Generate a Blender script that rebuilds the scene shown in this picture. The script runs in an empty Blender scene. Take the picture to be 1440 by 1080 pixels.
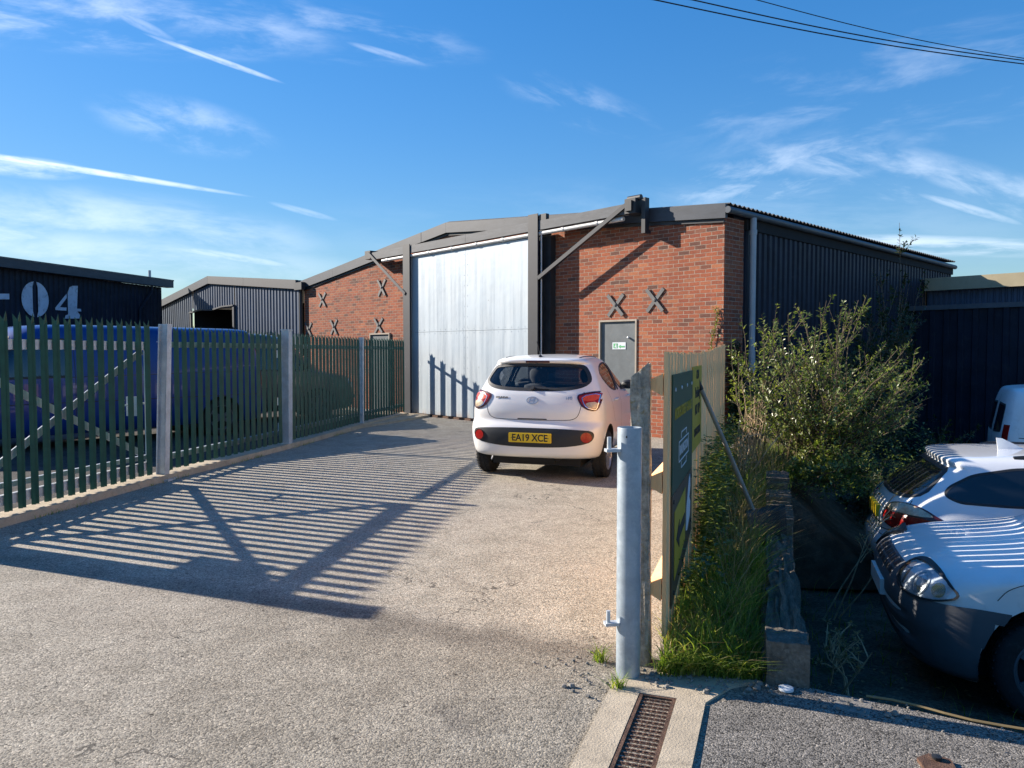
import bpy, bmesh, math, random
from mathutils import Vector, Matrix, geometry
from mathutils.bvhtree import BVHTree
random.seed(11)
R = math.radians
SC = bpy.context.scene
COL = SC.collection
V = Vector

# ------------------------------------------------------------------ nodes / materials
class NT:
    def __init__(s, nt):
        s.nt = nt
    def n(s, typ, ins=None, **props):
        nd = s.nt.nodes.new(typ)
        for k, v in props.items():
            setattr(nd, k, v)
        for k, v in (ins or {}).items():
            s.put(nd.inputs[k], v)
        return nd
    def put(s, sock, v):
        if isinstance(v, bpy.types.NodeSocket):
            s.nt.links.new(v, sock)
        elif hasattr(sock.default_value, '__len__') and hasattr(v, '__len__'):
            n = len(sock.default_value)
            v = tuple(v)
            sock.default_value = (v + (1,))[:n] if len(v) < n else v[:n]
        elif hasattr(sock.default_value, '__len__'):
            n = len(sock.default_value)
            sock.default_value = [v] * n
        else:
            sock.default_value = v
    def m(s, op, a, b=0.0, c=0.0, clamp=False):
        nd = s.n('ShaderNodeMath', {0: a, 1: b, 2: c}, operation=op)
        nd.use_clamp = clamp
        return nd.outputs[0]
    def vm(s, op, a, b=(0, 0, 0)):
        nd = s.n('ShaderNodeVectorMath', {0: a, 1: b}, operation=op)
        return nd.outputs['Value'] if op in ('DOT_PRODUCT', 'LENGTH') else nd.outputs[0]
    def mix(s, f, a, b, blend='MIX'):
        nd = s.n('ShaderNodeMix', data_type='RGBA', blend_type=blend)
        s.put(nd.inputs[0], f); s.put(nd.inputs[6], a); s.put(nd.inputs[7], b)
        return nd.outputs[2]
    def ss(s, x, a, b, lo=0.0, hi=1.0):
        nd = s.n('ShaderNodeMapRange', {0: x, 1: a, 2: b, 3: lo, 4: hi}, interpolation_type='SMOOTHSTEP')
        return nd.outputs[0]
    def noise(s, vec, scale, detail=4, rough=.55, dist=0):
        nd = s.n('ShaderNodeTexNoise', {'Vector': vec, 'Scale': scale, 'Detail': detail, 'Roughness': rough, 'Distortion': dist})
        return nd.outputs[0]
    def vor(s, vec, scale, feat='F1'):
        return s.n('ShaderNodeTexVoronoi', {'Vector': vec, 'Scale': scale}, feature=feat)
    def ramp(s, f, stops):
        nd = s.n('ShaderNodeValToRGB', {0: f})
        cr = nd.color_ramp
        while len(cr.elements) < len(stops):
            cr.elements.new(.5)
        for e, (p, c) in zip(cr.elements, stops):
            e.position = p; e.color = (*c, 1)
        return nd.outputs[0]
    def mapv(s, vec, scale=(1, 1, 1), rot=(0, 0, 0), loc=(0, 0, 0)):
        return s.n('ShaderNodeMapping', {'Vector': vec, 'Scale': scale, 'Rotation': rot, 'Location': loc}).outputs[0]

MATS = {}
def newmat(name):
    m = bpy.data.materials.new(name)
    m.use_nodes = True
    MATS[name] = m
    t = NT(m.node_tree)
    b = m.node_tree.nodes['Principled BSDF']
    co = t.n('ShaderNodeTexCoord').outputs['Object']
    return m, t, b, co

def M(name, col, rough=.6, metal=0.0, var=.12, vs=4.0, fine=.0, fs=60, bump=0.0, bs=80, coat=0.0, spec=.5,
      stretch=(1, 1, 1), trans=0.0, stain=None, stain_f=.0, rvar=.0):
    m, t, b, co = newmat(name)
    vec = t.mapv(co, stretch) if stretch != (1, 1, 1) else co
    n1 = t.noise(vec, vs, 5, .6)
    c = t.mix(t.ss(n1, .25, .75), tuple(x * (1 - var) for x in col), tuple(min(1, x * (1 + var)) for x in col))
    if fine:
        n2 = t.noise(vec, fs, 3, .6)
        c = t.mix(1.0, c, t.ramp(n2, [(.25, (1 - fine,) * 3), (.75, (1, 1, 1))]), 'MULTIPLY')
    if stain:
        n3 = t.noise(vec, vs * 2.3, 6, .7, .5)
        c = t.mix(t.ss(n3, .52, .72, 0, stain_f), c, stain)
    t.put(b.inputs['Base Color'], c)
    b.inputs['Roughness'].default_value = rough
    if rvar:
        t.put(b.inputs['Roughness'], t.ss(t.noise(vec, vs * 3, 4), .3, .7, rough - rvar, rough + rvar))
    b.inputs['Metallic'].default_value = metal
    b.inputs['Coat Weight'].default_value = coat
    b.inputs['Coat Roughness'].default_value = .04
    b.inputs['Specular IOR Level'].default_value = spec
    if trans:
        b.inputs['Transmission Weight'].default_value = trans
    if bump:
        bn = t.n('ShaderNodeBump', {'Strength': bump, 'Distance': .01, 'Height': t.noise(vec, bs, 4, .6)})
        t.put(b.inputs['Normal'], bn.outputs[0])
    return m

def brick_material():
    m, t, b, co = newmat('red_brick')
    tc = t.n('ShaderNodeTexCoord')
    sx = t.n('ShaderNodeSeparateXYZ', {0: co})
    nx = t.n('ShaderNodeSeparateXYZ', {0: tc.outputs['Normal']})
    f = t.m('GREATER_THAN', t.m('ABSOLUTE', nx.outputs[0]), .6)
    u = t.m('ADD', t.m('MULTIPLY', sx.outputs[0], t.m('SUBTRACT', 1, f)), t.m('MULTIPLY', t.m('ADD', sx.outputs[1], .06), f))
    wob = t.m('MULTIPLY', t.m('SUBTRACT', t.noise(co, 7, 2), .5), .012)
    vec = t.n('ShaderNodeCombineXYZ', {0: t.m('ADD', u, wob), 1: t.m('ADD', sx.outputs[2], wob), 2: 0}).outputs[0]
    br = t.n('ShaderNodeTexBrick', {'Vector': vec, 'Color1': (0, 0, 0), 'Color2': (1, 1, 1), 'Mortar': (0, 0, 0), 'Scale': 1.0,
             'Mortar Size': .0052, 'Mortar Smooth': .25, 'Bias': 0, 'Brick Width': .215, 'Row Height': .068})
    r = t.m('ADD', t.n('ShaderNodeSeparateColor', {0: br.outputs[0]}).outputs[0], 0)
    col = t.ramp(r, [(.0, (.15, .077, .058)), (.1, (.23, .088, .057)), (.28, (.34, .106, .057)), (.5, (.40, .127, .063)), (.72, (.31, .094, .055)), (.86, (.44, .165, .082)), (1, (.22, .10, .073))])
    n1 = t.noise(co, 30, 5, .7)
    col = t.mix(1, col, t.ramp(n1, [(.3, (.68, .68, .68)), (.7, (1.12, 1.1, 1.08))]), 'MULTIPLY')
    big = t.noise(co, .7, 4)
    col = t.mix(1, col, t.ramp(big, [(.35, (.78, .78, .8)), (.65, (1.06, 1.04, 1.02))]), 'MULTIPLY')
    # pale bloom and soot patches
    col = t.mix(t.ss(t.noise(co, 2.1, 6, .7), .58, .75, 0, .35), col, (.33, .26, .2))
    mort = t.mix(t.ss(t.noise(co, 12, 4), .35, .65), (.28, .225, .175), (.40, .33, .265))
    col = t.mix(br.outputs['Fac'], col, mort)
    t.put(b.inputs['Base Color'], col)
    b.inputs['Roughness'].default_value = .88
    b.inputs['Specular IOR Level'].default_value = .25
    h = t.m('ADD', t.m('MULTIPLY', br.outputs['Fac'], -1), t.m('MULTIPLY', n1, .35))
    bn = t.n('ShaderNodeBump', {'Strength': .8, 'Distance': .008, 'Height': h})
    t.put(b.inputs['Normal'], bn.outputs[0])
    return m

def asphalt_material(name, kind):
    m, t, b, co = newmat(name)
    sx = t.n('ShaderNodeSeparateXYZ', {0: co})
    X, Y = sx.outputs[0], sx.outputs[1]
    big = t.noise(co, .55, 5, .6)
    mid = t.noise(co, 3.2, 6, .65)
    if kind == 'drive':
        worn = t.mix(t.ss(mid, .3, .7), (.352, .318, .256), (.460, .418, .342))
        worn = t.mix(t.ss(big, .45, .7, 0, .6), worn, (.46, .40, .325))
        fresh = t.mix(t.ss(mid, .3, .7), (.262, .232, .183), (.362, .325, .260))
        edge = t.m('SUBTRACT', t.m('ADD', 4.06, t.m('MULTIPLY', X, -.42)), Y)
        edge = t.m('ADD', edge, t.m('MULTIPLY', t.m('SUBTRACT', t.noise(co, 2.6, 5, .6), .5), .5))
        right = t.ss(X, -2.6, -.5, .42, 1.0)
        col = t.mix(t.m('MULTIPLY', t.ss(edge, -.03, .1), right), worn, fresh)
        near = t.m('MULTIPLY', t.ss(t.m('ABSOLUTE', t.m('SUBTRACT', edge, .12)), .34, .0, 0, .5), right)
        col = t.mix(near, col, (.13, .115, .10))
        # dusty tan rings and oil-dark patches
        col = t.mix(t.ss(t.noise(co, 1.35, 5, .7, .6), .57, .72, 0, .5), col, (.42, .37, .30))
        col = t.mix(t.ss(t.noise(t.mapv(co, loc=(7, 3, 0)), 1.7, 6, .7, .4), .58, .74, 0, .6), col, (.12, .11, .10))
        sc, ct = 125, .6
    elif kind == 'road':
        col = t.mix(t.ss(mid, .3, .7), (.16, .15, .135), (.245, .228, .202))
        col = t.mix(t.ss(big, .5, .7, 0, .4), col, (.25, .225, .19))
        sc, ct = 150, .85
    elif kind == 'yard':
        col = t.mix(t.ss(mid, .3, .7), (.05, .048, .046), (.085, .08, .074))
        sc, ct = 70, .5
    else:
        col = t.mix(t.ss(mid, .3, .7), (.075, .072, .052), (.14, .128, .095))
        col = t.mix(t.ss(t.noise(co, 2.4, 6, .7), .5, .66, 0, .8), col, (.035, .055, .02))
        sc, ct = 60, .5
    vo = t.vor(co, sc)
    cellv = t.n('ShaderNodeSeparateColor', {0: vo.outputs['Color']}).outputs[0]
    stone = t.ramp(cellv, [(0, (1 - ct,) * 3), (.55, (1, 1, 1)), (.9, (1.15, 1.14, 1.12)), (1, (1 + ct * 1.1, 1 + ct * 1.05, 1 + ct))])
    col = t.mix(1, col, stone, 'MULTIPLY')
    v2 = t.vor(co, sc * 2.7)
    gap = t.ramp(v2.outputs['Distance'], [(.0, (1.06,) * 3), (.55, (1, 1, 1)), (.9, (.55, .55, .56))])
    col = t.mix(1, col, gap, 'MULTIPLY')
    # scattered loose pale chips
    v3 = t.vor(co, 17)
    c3 = t.n('ShaderNodeSeparateColor', {0: v3.outputs['Color']}).outputs[1]
    chip = t.m('MULTIPLY', t.m('LESS_THAN', v3.outputs['Distance'], .13), t.m('GREATER_THAN', c3, .72))
    col = t.mix(t.m('MULTIPLY', chip, .5), col, (.42, .38, .32))
    v4 = t.vor(t.mapv(co, loc=(3.3, 1.7, 0)), 9)
    c4 = t.n('ShaderNodeSeparateColor', {0: v4.outputs['Color']}).outputs[2]
    speck = t.m('MULTIPLY', t.m('LESS_THAN', v4.outputs['Distance'], .08), t.m('GREATER_THAN', c4, .8))
    col = t.mix(t.m('MULTIPLY', speck, .8), col, (.03, .025, .02))
    if kind in ('drive', 'road'):
        # fine meandering cracks
        vc = t.vor(t.n('ShaderNodeVectorMath', {0: co, 1: t.n('ShaderNodeTexNoise', {'Vector': co, 'Scale': 2.2, 'Detail': 4}).outputs['Color']}, operation='ADD').outputs[0], .55, 'DISTANCE_TO_EDGE')
        crack = t.m('MULTIPLY', t.m('LESS_THAN', vc.outputs['Distance'], .0032), t.ss(t.noise(co, .8, 3), .49, .57))
        col = t.mix(t.m('MULTIPLY', crack, .7), col, (.05, .045, .04))
    t.put(b.inputs['Base Color'], col)
    b.inputs['Roughness'].default_value = .92
    b.inputs['Specular IOR Level'].default_value = .22
    h = t.m('SUBTRACT', t.m('MULTIPLY', t.noise(co, 22, 4, .7), .9), t.m('ADD', t.m('MULTIPLY', vo.outputs['Distance'], .8), t.m('MULTIPLY', v2.outputs['Distance'], .35)))
    bn = t.n('ShaderNodeBump', {'Strength': .62, 'Distance': .006, 'Height': h})
    t.put(b.inputs['Normal'], bn.outputs[0])
    return m

def leaf_material(name, stops, trans=.3, rough=.5, spec=.4):
    m, t, b, co = newmat(name)
    rnd = t.n('ShaderNodeNewGeometry').outputs['Random Per Island']
    col = t.ramp(rnd, stops)
    t.put(b.inputs['Base Color'], col)
    b.inputs['Roughness'].default_value = rough
    b.inputs['Specular IOR Level'].default_value = spec
    tr = t.n('ShaderNodeBsdfTranslucent', {'Color': t.mix(1, col, (1.3, 1.35, .6), 'MULTIPLY')})
    mx = t.n('ShaderNodeMixShader', {0: trans, 1: b.outputs[0], 2: tr.outputs[0]})
    out = m.node_tree.nodes['Material Output']
    m.node_tree.links.new(mx.outputs[0], out.inputs[0])
    return m

def glass_material(name, tint, alpha):
    # thin tinted pane: part mirror, part clear
    m, t, b, co = newmat(name)
    gl = t.n('ShaderNodeBsdfGlossy', {'Color': (1, 1, 1), 'Roughness': .015})
    tr = t.n('ShaderNodeBsdfTransparent', {'Color': tint})
    fr = t.n('ShaderNodeFresnel', {'IOR': 1.5})
    f = t.m('ADD', t.m('MULTIPLY', fr.outputs[0], .85), alpha)
    mx = t.n('ShaderNodeMixShader', {0: f, 1: tr.outputs[0], 2: gl.outputs[0]})
    m.node_tree.links.new(mx.outputs[0], m.node_tree.nodes['Material Output'].inputs[0])
    return m

BRICK = brick_material()
DRIVE = asphalt_material('driveway_tarmac', 'drive')
ROADM = asphalt_material('road_tarmac', 'road')
YARDM = asphalt_material('yard_tarmac', 'yard')
PARKM = asphalt_material('mossy_parking_ground', 'park')
EARTH = M('earth', (.10, .075, .05), .95, var=.4, vs=6, fine=.4, fs=70, bump=.8, bs=30, spec=.1)
CONC = M('concrete', (.54, .455, .335), .9, var=.14, vs=5, fine=.3, fs=160, bump=.5, bs=120, stain=(.2, .17, .13), stain_f=.6, spec=.2)
CONC2 = M('grey_concrete', (.27, .255, .23), .92, var=.2, vs=7, fine=.35, fs=110, bump=.7, bs=60, stain=(.13, .13, .10), stain_f=.8, spec=.2)
WALLC = M('stained_wall_concrete', (.17, .15, .122), .95, var=.3, vs=11, fine=.45, fs=60, bump=1, bs=30, stain=(.28, .25, .2), stain_f=.6, spec=.15)
MOSSC = M('mossy_concrete', (.50, .44, .35), .95, var=.3, vs=14, fine=.5, fs=60, bump=1, bs=35, stain=(.33, .22, .06), stain_f=.75, spec=.15)
OLDW = M('weathered_sleeper', (.19, .152, .115), .95, var=.35, vs=9, fine=.4, fs=50, bump=.9, bs=30, stretch=(1, 6, 6), stain=(.26, .22, .17), stain_f=.7, spec=.1)
NAVY = M('navy_cladding', (.0125, .019, .036), .55, var=.3, vs=2, spec=.22, stain=(.035, .042, .055), stain_f=.5, bump=.1, bs=20)
SLATE = M('slate_grey_cladding', (.058, .086, .135), .45, var=.14, vs=2, spec=.35, stain=(.07, .075, .085), stain_f=.3)
FASC = M('grey_fascia', (.042, .051, .066), .5, var=.18, vs=3, spec=.4, stain=(.07, .078, .092), stain_f=.45, stretch=(1, 1, 3))
STEELB = M('black_steel', (.028, .031, .036), .5, var=.25, vs=5, spec=.45)
BEAMM = M('weathered_beam_grey', (.082, .090, .102), .55, var=.2, vs=4, spec=.35, stain=(.14, .142, .145), stain_f=.5, stretch=(1, 1, 4))
STEELG = M('grey_painted_steel', (.013, .018, .028), .55, var=.2, vs=5, stain=(.026, .032, .044), stain_f=.4)
WHITEP = M('white_painted_metal', (.62, .62, .60), .45, var=.08, vs=8, stain=(.33, .27, .2), stain_f=.35)
GUTT = M('grey_gutter', (.085, .10, .118), .5, var=.12, vs=4, spec=.35)
PIPE = M('light_grey_pipe', (.34, .38, .42), .45, var=.1, vs=4)
ROOFM = M('fibre_cement_roof', (.17, .17, .165), .9, var=.25, vs=3, fine=.3, fs=40, spec=.2)
BEIGE = M('beige_fascia', (.36, .31, .20), .7, var=.1, vs=2, stain=(.25, .2, .13), stain_f=.3)
DOORG = M('grey_door_paint', (.105, .122, .13), .5, var=.14, vs=5, stain=(.16, .165, .16), stain_f=.5)
PINE = M('pale_door_frame', (.34, .29, .23), .7, var=.12, vs=8)
GALVP = M('weathered_galvanised_post', (.34, .40, .45), .5, metal=.4, var=.16, vs=9, fine=.12, fs=70, stain=(.48, .52, .55), stain_f=.5, rvar=.08)
GALV = M('galvanised_steel', (.53, .57, .60), .5, metal=.35, var=.16, vs=9, fine=.12, fs=70, stain=(.55, .57, .58), stain_f=.5, rvar=.08)
GREENP = M('dark_green_powder_coat', (.013, .080, .056), .42, var=.2, vs=6, spec=.4)
TIMB = M('fence_timber', (.98, .60, .295), .85, var=.1, vs=7, fine=.06, fs=22, stretch=(3, 3, .35), bump=.4, bs=40, stain=(.84, .49, .23), stain_f=.6, spec=.2)
RUST = M('rusty_iron', (.135, .075, .05), .8, metal=.3, var=.35, vs=20, fine=.4, fs=130, bump=.5, bs=120, stain=(.24, .14, .085), stain_f=.8)
BLACKP = M('black_plastic', (.018, .02, .023), .55, var=.15, vs=6, spec=.45, bump=.12, bs=260)
DGREYP = M('dark_grey_plastic', (.095, .10, .11), .62, var=.14, vs=4, spec=.4, bump=.12, bs=300)
RUBBER = M('tyre_rubber', (.02, .02, .021), .85, var=.25, vs=12, fine=.3, fs=40, stain=(.06, .055, .05), stain_f=.5, bump=.3, bs=60)
CHROME = M('chrome', (.80, .81, .83), .2, metal=1, var=.04)
ALLOY = M('silver_wheel', (.46, .47, .49), .35, metal=.7, var=.1, vs=10)
WHITEC = M('white_car_paint', (.78, .775, .755), .32, var=.015, vs=3, coat=.7)
WHITEV = M('white_van_paint', (.80, .805, .81), .38, var=.05, vs=3, coat=.4, stain=(.5, .49, .47), stain_f=.3)
SILVC = M('silver_white_paint', (.80, .815, .835), .25, metal=.05, var=.02, vs=3, coat=1)
BLUEV = M('blue_van_paint', (.004, .034, .19), .35, var=.08, vs=3, coat=.35, spec=.3)
GREYV = M('grey_van_paint', (.075, .078, .082), .34, var=.08, vs=3, coat=.6)
DGLASS = M('dark_tinted_glass', (.008, .011, .016), .03, var=.0, spec=.9)
BGLASS = M('bright_cab_glass', (.05, .06, .07), .03, var=.0, spec=1.0, coat=1)
GLASS = glass_material('tinted_window_glass', (.90, .94, .95), .02)
LGLASS = glass_material('clear_lamp_glass', (.9, .93, .95), .05)
REDL = M('red_lamp_lens', (.34, .012, .010), .22, var=.1, vs=20, coat=.25, fine=.3, fs=55, spec=.3)
REDL2 = M('bright_red_lens', (.55, .07, .03), .22, var=.15, vs=26, coat=.25, spec=.3)
CLEARL = M('silver_lamp_lens', (.50, .40, .27), .2, metal=.2, var=.3, vs=24, coat=.4)
LAMPIN = M('lamp_reflector', (.74, .79, .84), .25, metal=.1, var=.12, vs=9)
DRED = M('dark_red_lens', (.060, .006, .006), .25, var=.1, coat=.3)
PLATEY = M('yellow_plate', (.72, .50, .015), .45, var=.03)
PLATEW = M('white_plate', (.7, .7, .68), .45, var=.03)
INK = M('black_lettering', (.012, .012, .014), .6, var=.05)
SEATM = M('dark_seat_fabric', (.03, .033, .04), .9, var=.2, vs=20)
SGREEN = M('sign_green', (.016, .072, .050), .42, var=.08, vs=3)
SBROWN = M('sign_brown', (.062, .050, .034), .45, var=.1, vs=3)
SYEL = M('sign_yellow', (.42, .31, .02), .5, var=.08, vs=4)
SWHITE = M('sign_white', (.62, .66, .70), .5, var=.06)
LIME = M('exit_sign_green', (.10, .38, .16), .5, var=.05)
LETTER = M('pale_blue_lettering', (.50, .57, .66), .7, var=.12, vs=3, stain=(.14, .18, .24), stain_f=.75)
BRUSHW = M('grey_handle_wood', (.30, .27, .235), .8, var=.2, vs=14, stretch=(1, 1, .2))
CABLE = M('black_cable', (.01, .01, .012), .7, var=.05)
DARKIN = M('dark_interior', (.012, .013, .015), .9, var=.2)
BARK = M('twig_bark', (.13, .095, .06), .85, var=.35, vs=18)
DRYB = M('dry_stalk', (.44, .32, .19), .85, var=.35, vs=20)
PLATEG = M('grey_iron_plate', (.105, .105, .105), .6, var=.25, vs=12, stain=(.16, .13, .11), stain_f=.5)
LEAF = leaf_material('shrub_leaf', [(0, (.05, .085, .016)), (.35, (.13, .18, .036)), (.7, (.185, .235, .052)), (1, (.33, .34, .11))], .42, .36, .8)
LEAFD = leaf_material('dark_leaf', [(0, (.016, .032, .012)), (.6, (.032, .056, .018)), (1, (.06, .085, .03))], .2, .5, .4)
GRASSM = leaf_material('grass_blade', [(0, (.08, .135, .022)), (.4, (.15, .235, .038)), (.75, (.24, .30, .06)), (1, (.46, .40, .15))], .5, .5, .3)
DRYM = leaf_material('dry_grass_blade', [(0, (.16, .115, .055)), (.5, (.28, .205, .10)), (1, (.42, .33, .19))], .25, .7, .2)

def galv_door_material():
    m, t, b, co = newmat('galvanised_door_sheet')
    streak = t.noise(t.mapv(co, (9, 9, .35)), 1.0, 5, .65)
    cloud = t.noise(co, 1.1, 5, .6)
    col = t.mix(t.ss(streak, .3, .7), (.35, .405, .45), (.425, .475, .51))
    col = t.mix(t.ss(cloud, .35, .65, 0, .6), col, (.38, .45, .51))
    sx = t.n('ShaderNodeSeparateXYZ', {0: co})
    rust = t.m('MULTIPLY', t.ss(sx.outputs[2], .22, .02), t.ss(t.noise(t.mapv(co, (6, 6, 1.2)), 1.5, 5, .7), .42, .6))
    col = t.mix(t.m('MULTIPLY', rust, .6), col, (.32, .2, .12))
    dots = t.vor(co, 3.1)
    cd = t.n('ShaderNodeSeparateColor', {0: dots.outputs['Color']}).outputs[0]
    nick = t.m('MULTIPLY', t.m('LESS_THAN', dots.outputs['Distance'], .055), t.m('GREATER_THAN', cd, .75))
    col = t.mix(t.m('MULTIPLY', nick, .45), col, (.2, .2, .2))
    t.put(b.inputs['Base Color'], col)
    b.inputs['Metallic'].default_value = .25
    t.put(b.inputs['Roughness'], t.ss(streak, .3, .7, .42, .6))
    bn = t.n('ShaderNodeBump', {'Strength': .15, 'Distance': .03, 'Height': t.noise(co, 2.2, 3)})
    t.put(b.inputs['Normal'], bn.outputs[0])
    return m
GDOOR = galv_door_material()

# ------------------------------------------------------------------ mesh builders
class MB:
    def __init__(s):
        s.v = []; s.f = []
    def add(s, vs, fs):
        o = len(s.v)
        s.v += [tuple(p) for p in vs]
        s.f += [tuple(i + o for i in f) for f in fs]
        return s
    def box(s, x0, x1, y0, y1, z0, z1):
        return s.add([(x0, y0, z0), (x1, y0, z0), (x1, y1, z0), (x0, y1, z0), (x0, y0, z1), (x1, y0, z1), (x1, y1, z1), (x0, y1, z1)],
                     [(0, 3, 2, 1), (4, 5, 6, 7), (0, 1, 5, 4), (1, 2, 6, 5), (2, 3, 7, 6), (3, 0, 4, 7)])
    def bar(s, a, b, w, h, up=(0, 0, 1)):
        a, b = V(a), V(b); d = (b - a).normalized()
        u = V(up)
        if abs(d.dot(u)) > .98: u = V((1, 0, 0))
        sd = d.cross(u).normalized(); u = sd.cross(d).normalized()
        c = [sd * (i * w / 2) + u * (j * h / 2) for i, j in ((-1, -1), (1, -1), (1, 1), (-1, 1))]
        return s.add([a + q for q in c] + [b + q for q in c], [(3, 2, 1, 0), (4, 5, 6, 7), (0, 1, 5, 4), (1, 2, 6, 5), (2, 3, 7, 6), (3, 0, 4, 7)])
    def tube(s, pts, r, n=8, cap=True):
        pts = [V(p) for p in pts]
        rr = r if hasattr(r, '__len__') else [r] * len(pts)
        o = len(s.v); u = None
        for i, p in enumerate(pts):
            d = (pts[min(i + 1, len(pts) - 1)] - pts[max(i - 1, 0)])
            d = d.normalized() if d.length > 1e-9 else V((0, 0, 1))
            if u is None:
                u = d.orthogonal().normalized()
            else:
                u = u - d * u.dot(d)
                u = u.normalized() if u.length > 1e-6 else d.orthogonal().normalized()
            w = d.cross(u)
            for k in range(n):
                a = 2 * math.pi * k / n
                s.v.append(tuple(p + (u * math.cos(a) + w * math.sin(a)) * rr[i]))
        for i in range(len(pts) - 1):
            for k in range(n):
                k2 = (k + 1) % n
                s.f.append((o + i * n + k, o + i * n + k2, o + (i + 1) * n + k2, o + (i + 1) * n + k))
        if cap:
            s.f.append(tuple(o + k for k in range(n))[::-1])
            s.f.append(tuple(o + (len(pts) - 1) * n + k for k in range(n)))
        return s
    def lathe(s, prof, axis='x', c=(0, 0, 0), n=32):
        o = len(s.v); c = V(c)
        for a, r in prof:
            for k in range(n):
                t = 2 * math.pi * k / n
                p = (a, r * math.cos(t), r * math.sin(t)) if axis == 'x' else ((r * math.cos(t), r * math.sin(t), a) if axis == 'z' else (r * math.sin(t), a, r * math.cos(t)))
                s.v.append(tuple(c + V(p)))
        for i in range(len(prof) - 1):
            for k in range(n):
                k2 = (k + 1) % n
                s.f.append((o + i * n + k, o + i * n + k2, o + (i + 1) * n + k2, o + (i + 1) * n + k))
        return s
    def prism(s, out, y0, y1):                     # outline in (x, z), extruded along y
        n = len(out)
        return s.add([(x, y0, z) for x, z in out] + [(x, y1, z) for x, z in out],
                     [tuple(range(n)), tuple(range(2 * n - 1, n - 1, -1))] + [(i + n, (i + 1) % n + n, (i + 1) % n, i) for i in range(n)])
    def slab(s, out, z0, z1):
        n = len(out)
        return s.add([(x, y, z1) for x, y in out] + [(x, y, z0) for x, y in out],
                     [tuple(range(n)), tuple(range(2 * n - 1, n - 1, -1))] + [(i, i + n, (i + 1) % n + n, (i + 1) % n) for i in range(n)])
    def corr(s, a, b, z0, ztop, nrm, pitch=.2, depth=.03, prof=((0, 0), (.3, 0), (.42, 1), (.88, 1))):
        a, b = V((*a, 0)), V((*b, 0)); L = (b - a).length; d = (b - a) / L; nrm = V((*nrm, 0))
        us = []
        k = 0
        while k * pitch < L:
            for q, h in prof:
                u = (k + q) * pitch
                if u < L: us.append((u, h))
            k += 1
        us.append((L, us[-1][1]))
        o = len(s.v)
        for u, h in us:
            p = a + d * u + nrm * (h * depth)
            s.v.append((p.x, p.y, z0(u) if callable(z0) else z0)); s.v.append((p.x, p.y, ztop(u) if callable(ztop) else ztop))
        for i in range(len(us) - 1):
            s.f.append((o + 2 * i, o + 2 * i + 2, o + 2 * i + 3, o + 2 * i + 1))
        return s
    def mesh(s, name, smooth=False, angle=40):
        me = bpy.data.meshes.new(name)
        me.from_pydata(s.v, [], s.f)
        me.validate()
        me.update()
        if smooth:
            me.polygons.foreach_set('use_smooth', [True] * len(me.polygons))
            me.set_sharp_from_angle(angle=R(angle))
        return me
    def build(s, name, mat, parent=None, smooth=False, angle=40, bevel=0):
        me = s.mesh(name, smooth, angle)
        me.materials.append(mat)
        o = bpy.data.objects.new(name, me)
        COL.objects.link(o)
        if parent: o.parent = parent
        if bevel:
            bm = bmesh.new(); bm.from_mesh(me)
            bmesh.ops.remove_doubles(bm, verts=bm.verts, dist=1e-5)
            bmesh.ops.bevel(bm, geom=[e for e in bm.edges if e.is_manifold and e.calc_face_angle(0) > .6], offset=bevel, segments=2, affect='EDGES')
            bm.to_mesh(me); bm.free()
        return o

def empty(name, loc=(0, 0, 0), rz=0.0, rot=None):
    o = bpy.data.objects.new(name, None)
    COL.objects.link(o)
    o.location = loc
    o.rotation_euler = rot or (0, 0, rz)
    o.empty_display_size = .1
    return o
def tag(o, label, cat, group=None, kind=None):
    o['label'] = label; o['category'] = cat
    if group: o['group'] = group
    if kind: o['kind'] = kind
    return o
def structure(o):
    o['kind'] = 'structure'
    return o
def dup(o, parent=None):
    c = o.copy(); COL.objects.link(c)
    if parent: c.parent = parent
    for ch in list(o.children):
        dup(ch, c)
    return c
def text_mb(body, size, extr=.002, width=1.0, bold=0.0):
    cu = bpy.data.curves.new('lettering', 'FONT')
    cu.body = body; cu.size = size; cu.extrude = extr; cu.align_x = 'CENTER'; cu.align_y = 'CENTER'; cu.offset = bold
    ob = bpy.data.objects.new('lettering', cu); COL.objects.link(ob)
    dg = bpy.context.evaluated_depsgraph_get()
    me = bpy.data.meshes.new_from_object(ob.evaluated_get(dg))
    mb = MB(); mb.add([(v.co.x * width, v.co.y, v.co.z) for v in me.vertices], [tuple(p.vertices) for p in me.polygons])
    bpy.data.objects.remove(ob); bpy.data.curves.remove(cu); bpy.data.meshes.remove(me)
    return mb
def xform(mb, mat):
    mb.v = [tuple(mat @ V(p)) for p in mb.v]
    return mb
def upright(x, y, z):                               # text facing -y
    return Matrix.Translation((x, y, z)) @ Matrix.Rotation(R(90), 4, 'X')

# ------------------------------------------------------------------ camera, light, sky
HCAM, FPX, HZ = 1.53, 1060.0, 495.0
PITCH = math.atan((540 - HZ) / FPX)
cam = bpy.data.objects.new('camera', bpy.data.cameras.new('camera'))
COL.objects.link(cam)
cam.location = (0, 0, HCAM)
cam.rotation_euler = (R(90) - PITCH, 0, 0)
cam.data.sensor_width = 36
cam.data.lens = 36 * FPX / 1440
cam.data.clip_start = .05
cam.data.clip_end = 3000
SC.camera = cam
def ray(px, py):
    x = (px - 720) / FPX; y = -(py - 540) / FPX
    return V((x, math.cos(PITCH) + y * math.sin(PITCH), -math.sin(PITCH) + y * math.cos(PITCH)))

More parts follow.
